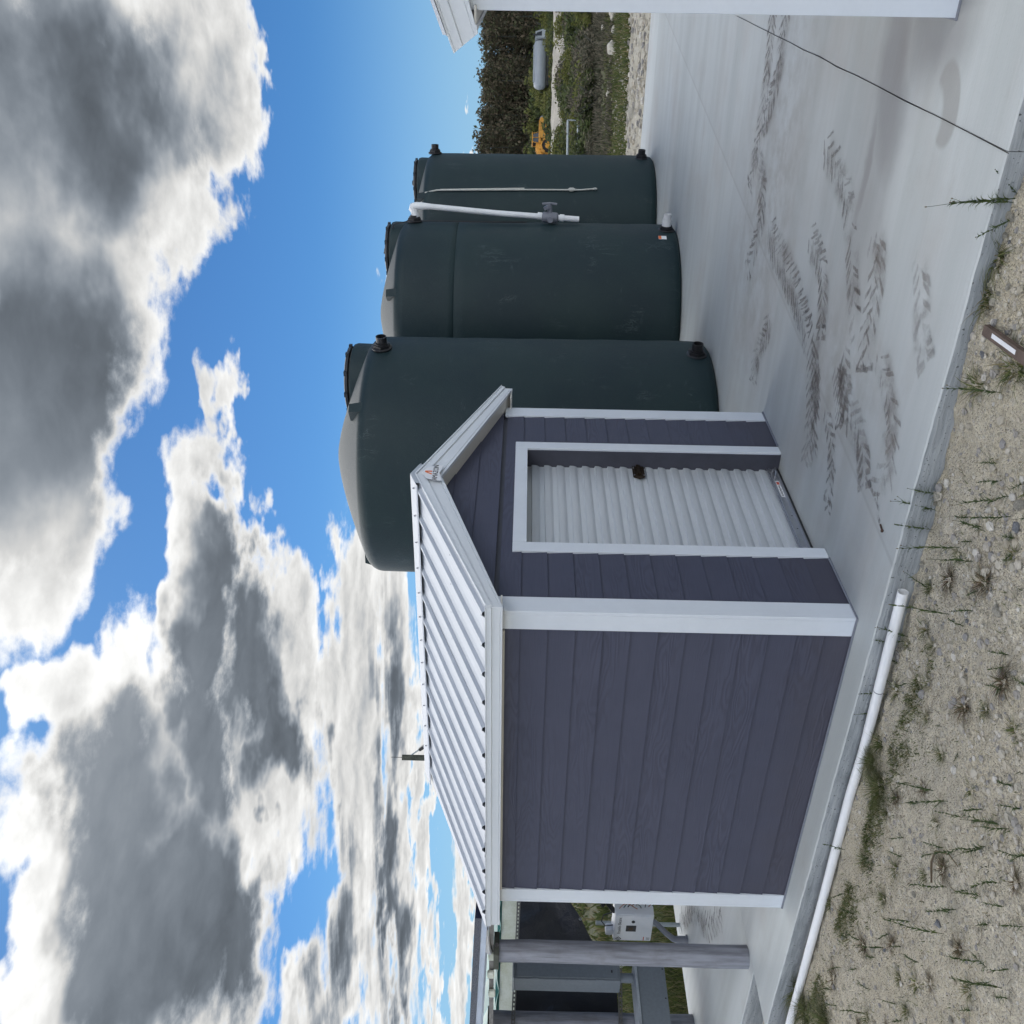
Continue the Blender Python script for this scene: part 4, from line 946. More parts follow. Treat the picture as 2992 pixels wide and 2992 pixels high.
nl = obj('notice_label', MB().box(2.2865, 2.2878, 6.50, 6.572, .400, .505), M['label'], vf)
obj('notice_stripe', MB().box(2.2858, 2.2864, 6.502, 6.570, .47, .480), M['red'], nl); obj('notice_stripe', MB().box(2.2858, 2.2864, 6.51, 6.562, .410, .414), M['ink'], nl)
obj('notice_stripe', MB().box(2.2858, 2.2864, 6.51, 6.562, .424, .428), M['ink'], nl); obj('notice_stripe', MB().box(2.2858, 2.2864, 6.51, 6.562, .438, .442), M['ink'], nl)
obj('flexible_conduit', MB().tube([(2.36, 6.30, .384), (2.34, 6.33, .33), (2.27, 6.38, .24), (2.20, 6.40, .15), (2.17, 6.37, .08), (2.17, 6.37, .0)], [.030, .030, .03, .034, .045, .045], 12), M['pvcgrey'], vf, True, 50)
obj('conduit_stub', MB().tube([(2.10, 6.50, .0), (2.10, 6.50, .10)], .045, 12).tube([(2.17, 6.37, .0), (2.17, 6.37, .02)], .06, 12), M['pvcgrey'], vf, True, 50)
obj('top_conduit', MB().tube([(2.40, 6.20, .826), (2.42, 6.10, .90), (2.46, 5.95, .97), (2.5, 5.7, 1.0), (2.6, 5.4, 1.02)], .028, 10).tube([(2.42, 6.13, .95), (2.46, 6.04, 1.02), (2.5, 5.9, .93), (2.52, 5.8, .70), (2.52, 5.78, .45)], .026, 10), M['black'], vf, True, 50)
for mt_, k_ in (('copper', 0), ('greenwire', 1), ('black', 2), ('copper', 3), ('greenwire', 4)):
    obj('loose_wire', MB().tube([(2.38+.012*k_, 6.13, .78-.05*k_)]+[(2.38+.012*k_+.01*math.sin(i), 6.13-(.10+.02*k_)*math.sin(i/7*math.pi), .78-.05*k_-i/7*(.20+.02*k_)) for i in range(1, 7)]+[(2.38+.012*k_, 6.13, .56-.04*k_)], .005, 5), M[mt_], vf, True)
obj('lead', MB().tube([(2.36, 6.40, .83), (2.36, 6.42, .92), (2.36, 6.33, .97), (2.36, 6.22, .95), (2.36, 6.17, .86)], .007, 5), M['black'], vf, True)
fr_ = thing('pipe_rack', 'white pipe rack carrying the pump control box', 'rack', (0, 0, 0))
for z_ in (.80, .60, .42): obj('rail', MB().tube([(2.55, 4.9, z_), (2.55, 6.75, z_)], .022, 10), M['pvc'], fr_, True, 50)
for y_ in (5.0, 6.70): obj('upright', MB().tube([(2.59, y_, 0), (2.59, y_, 1.0)], .025, 10), M['galv'], fr_, True, 50)
obj('cross_bar', MB().box(2.575, 2.605, 5.02, 6.68, .36, .395).box(2.575, 2.605, 5.02, 6.68, .62, .65), M['strut'], fr_)
# panel roof over the rack, seen from just under its edge
sp = thing('solar_panel', 'dark thin solar panel seen edge on above the grey timber post', 'solar panel', (0, 0, 0), 0, 'solar panels over the pump rack')
def slope(x_, y_): return 2.222+(y_-3.37)*.039-.03*(x_-.3)
def slabq(x0, x1, y0, y1, dz0, dz1): return [(x_, y_, slope(x_, y_)+dz) for dz in (dz0, dz1) for (x_, y_) in ((x0, y0), (x1, y0), (x1, y1), (x0, y1))]
def panel_at(t, x0, x1, y0, y1):
    obj('panel_glass', MB().hexa(slabq(x0+.03, x1-.03, y0+.03, y1-.03, .030, .076)), M['solar'], t)
    for (a, b_, c2, d2) in ((x0, x0+.03, y0, y1), (x1-.03, x1, y0, y1), (x0+.03, x1-.03, y0, y0+.03), (x0+.03, x1-.03, y1-.03, y1)):
        obj('panel_edge', MB().hexa(slabq(a, b_, c2, d2, .025, .080)), M['solar'], t)
panel_at(sp, .28, 1.95, 3.35, 5.05)
sp2 = thing('solar_panel', 'dark thin solar panel seen edge on at the left edge of the photo', 'solar panel', (0, 0, 0), 0, 'solar panels over the pump rack')
panel_at(sp2, .28, 1.95, 5.07, 7.0)
rl = thing('mounting_rail', 'pale aluminium rail running under the solar panel edge', 'rail', (0, 0, 0), 0, 'rails under the solar panels')
obj('bar', MB().hexa(slabq(.31, .36, 3.38, 6.95, -.022, .0245)), M['rail'], rl)
rl = thing('mounting_rail', 'darker rail under the solar panels behind the first rail', 'rail', (0, 0, 0), 0, 'rails under the solar panels')
obj('bar', MB().hexa(slabq(1.2, 1.26, 3.38, 6.95, -.028, .0245)), M['rail'], rl)
bm = thing('cross_beam', 'short slotted beam resting on the post top under the panels', 'beam', (0, 0, 0))
obj('beam_bar', MB().box(.38, .46, 3.30, 5.2, 2.1525, 2.190), M['strut'], bm)
for y_, s_ in ((3.98, .0), (4.24, .01), (4.52, .0)): obj('bracket_block', MB().bbox(.345, .379, y_-.045, y_+.045, 2.135+s_, 2.195+s_, .008), M['cream'], bm)
obj('foam_scrap', MB().tube([(.36, 3.60, 2.215), (.355, 3.75, 2.212), (.35, 3.86, 2.205), (.36, 3.93, 2.18)], [.02, .025, .03, .02], 8), M['label'], bm, True)

# teal roofed canopy behind the rack, cream beam along its front
cn = thing('canopy', 'open canopy with teal scalloped roof and cream beam behind the black tarp', 'canopy', (0, 0, 0))
BX0, BX1, BY = 1.9, 11.5, 12.0
obj('beam', MB().box(BX0, BX1, BY, BY+.12, 1.925, 2.19), M['cream'], cn)
obj('side_sheet', MB().box(BX0, BX1, BY+.02, BY+.06, 1.35, 1.924), M['cream'], cn)
obj('roof_edge', MB().box(BX0, BX1, BY+.01, BY+.05, 2.1905, 2.262), M['teal'], cn)
n = 16
for i in range(n):     # bowed teal sheets, rising to the back
    xa = BX0+(BX1-BX0)*i/n; xb = xa+(BX1-BX0)/n-.012; mb = MB()
    for k_ in range(7):
        for j in range(6):
            v_ = j/5; mb.v.append((xa+(xb-xa)*k_/6+.25*v_, BY-.06+1.7*v_, 2.195+.36*math.sin(v_*1.45)+.045*math.sin(k_/6*math.pi)))
    for k_ in range(6):
        for j in range(5): q = k_*6+j; mb.f.append((q, q+1, q+7, q+6)); mb.mi.append(0)
    obj('roof_sheet', mb, M['teal'] if i % 2 else M['teal2'], cn, True, None)
for x_ in (BX0+.1, 5.6, 8.4, BX1-.1): obj('canopy_post', MB().box(x_-.05, x_+.05, BY+.13, BY+.23, gz(x_, BY)-.05, 2.2), M['cream'], cn)
for x_ in (BX0+.1, BX1-.1): obj('canopy_post', MB().box(x_-.05, x_+.05, BY+1.5, BY+1.6, gz(x_, BY+1.5)-.05, 2.52), M['cream'], cn)

# timber pole with a lamp, beyond the shed ridge
pl_ = thing('lamp_pole', 'dark timber pole with a small flood lamp on an arm, rising behind the shed roof', 'lamp pole', (12.14, 14.1, gz(12.1, 14)))
zt_ = 4.79-gz(12.1, 14)
obj('shaft', MB().tube([(0, 0, -.2), (0, 0, zt_)], [.085, .070], 14), M['pole'], pl_, True, 50)
obj('antenna', MB().tube([(0, 0, zt_), (0, 0, zt_+.27)], .007, 5), M['wire'], pl_)
obj('arm', MB().tube([RT*.06+Vector((0, 0, zt_-.22)), RT*.24+Vector((0, 0, zt_-.47))], .018, 8), M['galv'], pl_)
hd_ = MB(); A_ = RT*.20+Vector((0, 0, zt_-.42)); B_ = RT*.37+Vector((0, 0, zt_-.66)); d_ = (B_-A_).normalized(); s1 = d_.cross(FW).normalized()*.035; s2 = FW*.08
hd_.hexa([tuple(q) for q in (A_-s1-s2, A_+s1-s2, A_+s1+s2, A_-s1+s2, B_-s1*1.2-s2*1.2, B_+s1*1.2-s2*1.2, B_+s1*1.2+s2*1.2, B_-s1*1.2+s2*1.2)])
hh_ = obj('lamp_head', hd_, M['black'], pl_)
ln_ = MB(); A2 = A_*.55+B_*.45; ln_.hexa([tuple(q-s2*.25) for q in (A2-s1*.7-s2, A2+s1*.7-s2, A2+s1*.7-s2*.9, A2-s1*.7-s2*.9, B_-s1*.8-s2, B_+s1*.8-s2, B_+s1*.8-s2*.9, B_-s1*.8-s2*.9)])
obj('lamp_lens', ln_, M['cabtop'], hh_)

# long white pipe lying against the slab
pts = [(-.425, .27, .0)]
P = PIPE
pp = [(-.340, -.46, -.062), (-.338, .15, -.082)]+[(x_, y_, GZ+.036+.004*noise.noise(Vector((y_, 0, 9)))) for x_, y_ in P[1:]]
wp = thing('drain_pipe', 'long white plastic pipe lying on the gravel along the slab edge', 'pipe', (0, 0, 0))
mb = MB(); mb.tube(pp, .029, 18, False); mb.tube(pp, .0245, 18, False)
n0_ = len(mb.v)//2
for j in range(18): mb.f.append((j, (j+1) % 18, n0_+(j+1) % 18, n0_+j)); mb.mi.append(0)
obj('pipe_wall', mb, M['pvc'], wp, True, 50)
v1_ = Vector(pp[1]); v2_ = Vector(pp[2]); dj = (v2_-v1_).normalized()
obj('pipe_joint', MB().tube([v1_+dj*.1, v1_+dj*.106], .0297, 18, False), M['pvcgrey'], wp, True, 50)

# stake, nail, rocks
sk_ = thing('wooden_stake', 'flat brown stake with a white strip on it, lying on the gravel', 'stake', (-.632, -1.988, max(gh(-.42, -1.985), gh(-.55, -1.985), gh(-.7, -1.985), gh(-.82, -1.985))+.012), R(4))
obj('flat_bar', MB().hexa([(-.225, -.026, -.012), (.222, -.024, -.012), (.225, .027, -.012), (-.225, .026, -.012), (-.224, -.024, .012), (.220, -.022, .012), (.224, .025, .012), (-.224, .025, .012)]), M['stake'], sk_)
obj('white_strip', MB().box(-.10, .13, -.011, .009, .0123, .0138), M['label'], sk_)
nl_ = obj('bolt', MB().tube([(0, -.020, .006), (0, .022, .006)], .0055, 8).tube([(0, .0221, .006), (0, .030, .006)], .0095, 6), M['rust'], None, True, 40); nl_.location = (-.03, -.67, 0); nl_.rotation_euler = (0, 0, 1.25)
tag(nl_, 'small rusty bolt lying on the concrete in front of the roll-up door', 'bolt')
def rock_mesh(seed):
    import bmesh
    rr = random.Random(seed); b = bmesh.new(); bmesh.ops.create_icosphere(b, subdivisions=3, radius=1)
    o_ = Vector((seed*3.1, 0, 0)); sc = Vector((1, rr.uniform(.65, .95), rr.uniform(.5, .75)))
    for v in b.verts:
        n_ = noise.noise(v.co*1.3+o_)*.45+noise.noise(v.co*3.1+o_)*.18+noise.noise(v.co*8+o_)*.07
        q = v.co*(1+n_); v.co = Vector((q.x*sc.x, q.y*sc.y, q.z*sc.z))
    me = bpy.data.meshes.new('rock'); b.to_mesh(me); b.free(); me.materials.append(M['greyrock' if seed % 4 == 3 else 'rock']); return me
RM = [rock_mesh(i) for i in range(8)]
rr = random.Random(11)
for i, (x_, y_, s_) in enumerate(ROCKS):
    k_ = i % 8; q = link('rock', RM[k_], None, (x_, y_, (gh(x_, y_) if x_ < -.27 else GZ)+s_*.18)); s_ *= .95
    q.scale = (s_, s_, s_); q.rotation_euler = (rr.uniform(-.3, .3), rr.uniform(-.3, .3), rr.uniform(0, 6.3))
    kind_ = 'grey stone' if k_ % 4 == 3 else 'pale limestone rock'
    where = 'on the gravel below the bare slab edge' if y_ < -1.2 else ('on the gravel near the end of the white pipe' if y_ < -.1 else 'on the gravel beside the long white pipe')
    tag(q, kind_+' '+where, 'rock', kind_+'s '+where)
for i, (x_, y_) in enumerate([(26.0, -1.15), (25.4, -.80), (25.3, -.35), (26.2, .97), (17.6, .10), (26.5, 1.9), (29.6, -.45), (33.5, -.6), (27.2, -1.6), (25.0, -1.75)]):
    s_ = (.17, .12, .19, .10, .13, .09, .12, .14, .10, .09)[i]
    q = link('boulder', RM[i % 3], None, (x_, y_, gz(x_, y_)+s_*.3)); q.scale = (s_, s_, s_*1.1); q.rotation_euler = (0, 0, i*1.3)
    tag(q, 'pale boulder at the edge of the scrub beyond the slab', 'boulder', 'boulders beyond the slab')

# ---------------------------------------------------------------- beyond the slab
RZ = math.atan2(RT.y, RT.x)
def far_pt(right, fwd): q = FW*fwd+RT*right; return (EYE.x+q.x, EYE.y+q.y)
gate = thing('pipe_gate', 'galvanised pipe rails standing in the scrub beyond the farthest tank', 'gate', (0, 0, 0))
for (za, rt, zb_) in ((.37, .0, .34), (-.06, .0, -.08), (-.46, -.3, -.48)):
    a = Vector((38.13, 3.8+rt*-1, za)); b_ = Vector((36.4, 6.6, zb_))
    obj('rail', MB().tube([a, b_], .055, 8), M['galv'], gate, True)
obj('gate_post', MB().tube([(38.13, 3.78, -1.0), (38.13, 3.78, .40)], .03, 8), M['galv'], gate, True)
obj('gate_post', MB().tube([(36.4, 6.6, -1.0), (36.4, 6.6, .40)], .05, 8), M['galv'], gate, True)
# sand berm across the view
mb = MB(); NL, NW = 260, 14
for i in range(NL+1):
    rt = -70+150*i/NL
    for j in range(NW+1):
        w_ = -4.5+9*j/NW; x_, y_ = far_pt(rt, 86+w_+1.5*noise.noise(Vector((rt*.05, 0, 0))))
        h_ = (1.15+.25*noise.noise(Vector((rt*.22, 1, 0)))+.12*noise.noise(Vector((rt*.9, w_, 0))))*max(0, 1-(abs(w_)/4.4)**1.6)
        mb.v.append((x_, y_, gz(x_, y_)-.1+h_))
for i in range(NL):
    for j in range(NW): a = i*(NW+1)+j; mb.f.append((a, a+NW+1, a+NW+2, a+1)); mb.mi.append(0)
struct(obj('sand_berm', mb, M['sand'], None, True, None))
# yellow wheel loader: local x to the right of the view, y away
lx, ly = far_pt(42.9, 110); lz = -1.0
ld = thing('wheel_loader', 'yellow wheel loader parked beyond the sand berm', 'loader', (lx, ly, lz), RZ)
def wheel(t, x_, y_, r_, w=.45):
    o_ = obj('wheel', MB().lathe([(r_*.6, -w/2), (r_*.96, -w/2), (r_, -w*.35), (r_, w*.35), (r_*.96, w/2), (r_*.6, w/2)], 24, (x_, y_, r_), 'y'), M['tyre'], t, True, 40)
    obj('rim', MB().lathe([(r_*.58, -w/2-.01), (r_*.5, -w/2+.06), (.08, -w/2+.02)], 16, (x_, y_, r_), 'y'), M['yellow'], o_)
for x_ in (-.95, 1.25):
    for y_ in (-.85, .85): wheel(ld, x_, y_, .72)
obj('chassis', MB().bbox(-1.6, 2.2, -.55, .55, .75, 1.25, .05), M['yellow'], ld)
arch = [(-.15, 1.05), (-.1, 1.35), (.15, 1.75), (.55, 1.86), (1.9, 1.86), (2.3, 1.70), (2.5, 1.30), (2.35, 1.15), (1.95, 1.15), (1.75, 1.45), (1.35, 1.55), (.95, 1.45), (.7, 1.1)]
obj('hood', MB().prism(arch, lambda a, u, w: (u, a, w), -.72, .72), M['yellow'], ld)
obj('rear_grille', MB().prism([(1.6, 1.865), (2.45, 1.75), (2.75, 1.30), (2.51, 1.32), (2.3, 1.71), (1.9, 1.862)], lambda a, u, w: (u, a, w), -.60, .60), M['cab'], ld)
obj('fender', MB().prism([(-1.75, 1.15), (-1.5, 1.55), (-.9, 1.66), (-.35, 1.5), (-.2, 1.15), (-.3, 1.1), (-.5, 1.36), (-.95, 1.5), (-1.4, 1.36), (-1.6, 1.1)], lambda a, u, w: (u, a, w), -1.08, -.60), M['yellow'], ld)
cbn = obj('cab', MB().bbox(-.55, .75, -.70, .70, 1.60, 1.87, .03), M['yellow'], ld)
obj('cab_window', MB().hexa([(-.48, -.66, 1.871), (.70, -.66, 1.871), (.70, .66, 1.871), (-.48, .66, 1.871), (-.38, -.62, 2.50), (.52, -.62, 2.50), (.52, .62, 2.50), (-.38, .62, 2.50)]), M['glass'], cbn)
obj('cab_roof', MB().bbox(-.55, .68, -.72, .72, 2.505, 2.63, .03), M['yellow'], cbn)
for x0_, x1_ in ((-.56, -.46), (.66, .50), (.05, .05)):
    for y_ in (-.70, .70): obj('cab_pillar', MB().tube([(x0_, y_, 1.86), (x1_, y_*.94, 2.52)], .035, 6), M['yellow'], cbn)
for y_ in (-.4, .4): obj('lift_arm', MB().prism([(-.6, 1.2), (-.5, 2.15), (-1.1, 2.20), (-2.7, 1.25), (-2.7, 1.0), (-1.2, 1.75)], lambda a, u, w: (u, a, w), y_-.07, y_+.07), M['yellow'], ld)
obj('tower', MB().bbox(-1.7, -.7, -.32, .32, 1.25, 2.05, .04), M['yellow'], ld)
obj('bucket', MB().prism([(-2.6, 1.55), (-2.55, .75), (-3.6, .6), (-3.62, .66), (-2.8, .95), (-2.75, 1.6)], lambda a, u, w: (u, a, w), -1.2, 1.2), M['cab'], ld)
# white tanker lorry in the scrub
lx, ly = far_pt(53.4, 113)
tk = thing('tanker_truck', 'dull white tanker lorry half hidden by bushes in front of the wood', 'truck', (lx, ly, -1.0), RZ)
obj('tank_barrel', MB().lathe([(.05, -3.15), (.55, -3.05), (.72, -2.85), (.74, 0), (.74, 2.1), (.70, 2.25), (.05, 2.3)], 28, (-.1, 0, 1.82), 'x'), M['dullwhite'], tk, True, 40)
obj('walkway', MB().box(-2.6, 1.8, -.25, .25, 2.50, 2.60).box(-2.6, 1.8, -.30, -.26, 2.50, 2.66), M['dullwhite'], tk)
obj('chassis', MB().box(-3.0, 3.1, -.45, .45, .80, 1.05), M['black'], tk)
cb2 = obj('cab', MB().prism([(2.35, .9), (3.35, .9), (3.35, 1.6), (3.05, 2.45), (2.35, 2.5)], lambda a, u, w: (u, a, w), -1.0, 1.0), M['dullwhite'], tk)
obj('cab_window', MB().prism([(2.55, 1.7), (3.1, 1.7), (2.9, 2.3), (2.55, 2.3)], lambda a, u, w: (u, a, w), -1.02, -1.005), M['glass'], cb2)
obj('mirror', MB().box(2.5, 2.6, -1.35, -1.1, 2.3, 2.75), M['black'], cb2)
for x_ in (-2.2, -1.2, 2.7):
    for y_ in (-.8, .8): wheel(tk, x_, y_, .5, .3)
# ---- foliage
def leafmass(mb, rr, n, c, rad_, size, droop=0., shell=.55, flat=1.):
    """n leaf faces through an uneven ellipsoid"""
    c = Vector(c)
    for _ in range(n):
        d = Vector((rr.gauss(0, 1), rr.gauss(0, 1), rr.gauss(0, 1))).normalized()
        r_ = (shell+(1-shell)*rr.random())*(1+.45*noise.noise(d*1.9+c*.7))
        p_ = c+Vector((d.x*rad_[0], d.y*rad_[1], d.z*rad_[2]))*r_
        a = Vector((rr.gauss(0, 1), rr.gauss(0, 1), rr.gauss(0, 1)*flat-droop)).normalized(); b_ = a.orthogonal().normalized()
        b_ = (b_*math.cos(rr.random()*6.3)+a.cross(b_)*math.sin(rr.random()*6.3))
        s_ = size*rr.uniform(.5, 1.3)
        mb.v += [tuple(p_-a*s_), tuple(p_+b_*s_*.45), tuple(p_+a*s_), tuple(p_-b_*s_*.45)]
        k_ = len(mb.v); mb.f.append((k_-4, k_-3, k_-2, k_-1)); mb.mi.append(0)
# the wood: one mass of wispy trees
mb = MB(); rr = random.Random(21)
def tree(mb, x_, y_, h_, n, sz, rr):
    z0 = gz(x_, y_)
    mb.tube([(x_, y_, z0-.2), (x_+rr.uniform(-.3, .3), y_, z0+h_*.5), (x_+rr.uniform(-.5, .5), y_, z0+h_*.95)], [.14, .10, .03], 5, mi=1)
    w_ = h_*rr.uniform(.24, .33)
    for k_ in range(7):
        t_ = .10+.85*k_/6
        leafmass(mb, rr, n//7, (x_+rr.uniform(-.5, .5)*w_, y_+rr.uniform(-.5, .5)*w_, z0+h_*t_), (w_*(1.25-.75*t_), w_*(1.25-.75*t_), h_*.13), sz, .5, .3)
for i in range(130):
    x_, y_ = far_pt(rr.uniform(30, 80), rr.uniform(128, 142)); tree(mb, x_, y_, rr.uniform(9.0, 9.7)+.25*math.sin(i*.7), 980, .27, rr)
for i in range(46):
    x_, y_ = far_pt(30+1.05*i, 143+1.5*math.sin(i*2.3)); tree(mb, x_, y_, 9.6+.35*math.sin(i*1.7), 800, .28, rr)
for i in range(150):
    a = rr.uniform(-130, 30); x_, y_ = far_pt(a, rr.uniform(130, 142)); tree(mb, x_, y_, rr.uniform(3.6, 5.0), 260, .5, rr)
for i in range(120):
    x_, y_ = far_pt(rr.uniform(76, 200), rr.uniform(120, 142)); tree(mb, x_, y_, rr.uniform(7, 9.5), 200, .55, rr)
w_ = stuff(obj('wood', mb, [M['wood1'], M['pole']], None, False, fix=False)); w_['label'] = 'dark brown wood of wispy trees closing the view behind the loader'
# loose stones on the pale strip beyond the slab
mb = MB(); rr = random.Random(14)
for _ in range(5000):
    x_, y_ = rr.uniform(13.5, 27), rr.uniform(-6, 5); s_ = .015+.075*rr.random()**3
    stone(mb, x_, y_, gz(x_, y_)+s_*.15, s_, rr)
stuff(obj('gravel_stones', mb, M['stones'], None, False, fix=False))
# bushes
def bush_mesh(seed, mat, n, sz):
    rr = random.Random(seed); mb = MB()
    for k_ in range(6):
        a = rr.random()*6.3; q = rr.uniform(.1, .55)
        leafmass(mb, rr, n//6, (q*math.cos(a), q*math.sin(a), rr.uniform(.3, .75)), (rr.uniform(.35, .6), rr.uniform(.35, .6), rr.uniform(.28, .5)), sz, 0, .4)
    for k_ in range(7):
        a = rr.random()*6.3; mb.tube([(0, 0, -.1), (.3*math.cos(a), .3*math.sin(a), .45), (.5*math.cos(a), .5*math.sin(a), .85)], [.03, .02, .008], 4, mi=1)
    me = mb.mesh('bush', [mat, M['pole']]); return me
BM = {'dark green bush': [bush_mesh(i, M['bush1'], 900, .085) for i in range(3)], 'yellow green bush': [bush_mesh(10+i, M['bush2'], 900, .085) for i in range(2)], 'grey brown bush': [bush_mesh(20+i, M['bush3'], 800, .075) for i in range(2)]}
def bush(kind_, x_, y_, s_, where, zs=1.):
    me = rr.choice(BM[kind_]); o_ = link('bush', me, None, (x_, y_, gz(x_, y_)-.05)); o_.scale = (s_, s_, s_*zs); o_.rotation_euler = (0, 0, rr.random()*6.3)
    q = (Vector((x_, y_, 0))-Vector((EYE.x, EYE.y, 0))); fr_q = q.dot(RT)/q.dot(FW)
    side_ = ', near the tanks' if fr_q < .40 else (', midway across' if fr_q < .47 else ', near the right shed')
    tag(o_, kind_+' '+where+side_, 'bush', kind_+'es '+where+side_)
rr = random.Random(31)
for i in range(58):       # scrub between the gravel and the berm
    fw = 34+44*rr.random()**1.3; rt = fw*rr.uniform(.365, .545)
    x_, y_ = far_pt(rt, fw); k_ = rr.choice(['dark green bush', 'dark green bush', 'grey brown bush', 'grey brown bush', 'yellow green bush'])
    bush(k_, x_, y_, rr.uniform(.8, 1.35)*(1+.012*(fw-34)), 'in the near scrub' if fw < 52 else 'in the scrub close before the sand berm', rr.uniform(.5, .8))
for (px, fw, s_) in ((.455, 36, 1.0), (.447, 37, .8), (.47, 37, .8)):
    x_, y_ = far_pt(px*fw, fw); bush('yellow green bush', x_, y_, s_, 'standing out bright in the middle of the scrub', .9)
for (px, fw, s_) in ((.43, 45, .8), (.425, 47, .7), (.436, 46, .7)):
    x_, y_ = far_pt(px*fw, fw); bush('grey brown bush', x_, y_, s_, 'with pale dry heads behind the bright bushes', 1.1)
for i in range(34):       # behind the berm, in front of lorry and loader
    fw = rr.uniform(91, 105); rt = fw*rr.uniform(.36, .545); x_, y_ = far_pt(rt, fw)
    ldr = .355 < rt/fw < .398
    bush(rr.choice(['dark green bush', 'dark green bush', 'yellow green bush']), x_, y_, rr.uniform(1.2, 1.5) if ldr else rr.uniform(1.6, 2.3), 'behind the sand berm', .50 if ldr else .72)
for i in range(30):
    fw = rr.uniform(114, 126); rt = fw*rr.uniform(.36, .55); x_, y_ = far_pt(rt, fw)
    bush(rr.choice(['dark green bush', 'yellow green bush', 'dark green bush']), x_, y_, rr.uniform(2.2, 3.4), 'at the foot of the wood', 1.0)
# low growth: tussocks over the scrub ground and behind the slab on the left
def tuftmass(name, label, area, n, h_, sz, mat, seed, clear=None):
    rr = random.Random(seed); mb = MB()
    for _ in range(n):
        x_, y_ = area(rr)
        if noise.noise(Vector((x_*.35, y_*.35, seed)))+rr.uniform(-.35, .6) < 0: continue
        z_ = gz(x_, y_)-.02; hh = h_*rr.uniform(.3, 1.2)*(1+.7*noise.noise(Vector((x_*.5, y_*.5, 2))))
        for k_ in range(3):
            a = rr.random()*6.3; w_ = sz*rr.uniform(.6, 1.3); lx_ = rr.uniform(-.6, .6)*hh; ly_ = rr.uniform(-.6, .6)*hh
            mb.v += [(x_+w_*math.cos(a), y_+w_*math.sin(a), z_), (x_-w_*math.cos(a), y_-w_*math.sin(a), z_), (x_+lx_, y_+ly_, z_+hh)]
            q = len(mb.v); mb.f.append((q-3, q-2, q-1)); mb.mi.append(0)
    o_ = stuff(obj(name, mb, mat, None, False, fix=False)); o_['label'] = label
def scrub_area(rr): fw = 27+30*rr.random(); return far_pt(fw*rr.uniform(.30, .60), fw)
def scrub_far(rr): fw = 50+36*rr.random(); return far_pt(fw*rr.uniform(.28, .62), fw)
def fringe(rr): fw = 22+8*rr.random(); return far_pt(fw*rr.uniform(.33, .58), fw)
def leftg(rr): return rr.uniform(.8, 9), 6.93+6*rr.random()**1.6
def leftf(rr): fw = 16+50*rr.random()**1.5; return far_pt(fw*rr.uniform(-.7, .1), fw)
tuftmass('scrub_growth', 'dense low green weeds over the scrub ground beyond the slab', scrub_area, 16000, .20, .05, M['bush3'], 1)
tuftmass('scrub_growth', 'low weeds on the ground before the sand berm', scrub_far, 14000, .30, .09, M['bush1'], 2)
tuftmass('dry_grass', 'thin grass at the gravel edge beyond the slab', fringe, 5000, .16, .025, M['grass'], 3)
tuftmass('grass', 'rank green grass behind the slab at far left', leftg, 13000, .24, .018, M['grass'], 4)
tuftmass('field_grass', 'field grass stretching back behind the pump rack', leftf, 16000, .28, .05, M['grass'], 5)
# a few bare twigs of a tree over the canopy at the photo's left edge
bt = thing('bare_tree', 'bare twiggy treetop showing above the teal roof at the left edge', 'tree', (5.6, 17.5, gz(5.6, 17.5)))
rr = random.Random(8); mb = MB(); mb.tube([(0, 0, -.1), (.05, 0, 1.6)], [.09, .06], 6)
tw = MB()
for k_ in range(60):
    a = rr.random()*6.3; r_ = rr.uniform(.4, 1.5); h_ = rr.uniform(1.5, 2.05)
    tw.tube([(.05, 0, rr.uniform(1.2, 1.6)), (r_*.5*math.cos(a), r_*.5*math.sin(a), h_*.8), (r_*math.cos(a), r_*math.sin(a), h_)], [.03, .018, .006], 4)
    for q in range(4): 
        b_ = a+rr.uniform(-.8, .8); tw.tube([(r_*.7*math.cos(a), r_*.7*math.sin(a), h_*.88), (r_*.7*math.cos(a)+.4*math.cos(b_), r_*.7*math.sin(a)+.4*math.sin(b_), h_*.88+rr.uniform(.1, .5))], [.012, .004], 3)
obj('trunk', mb, M['pole'], bt); obj('crown', tw, M['pole'], bt)

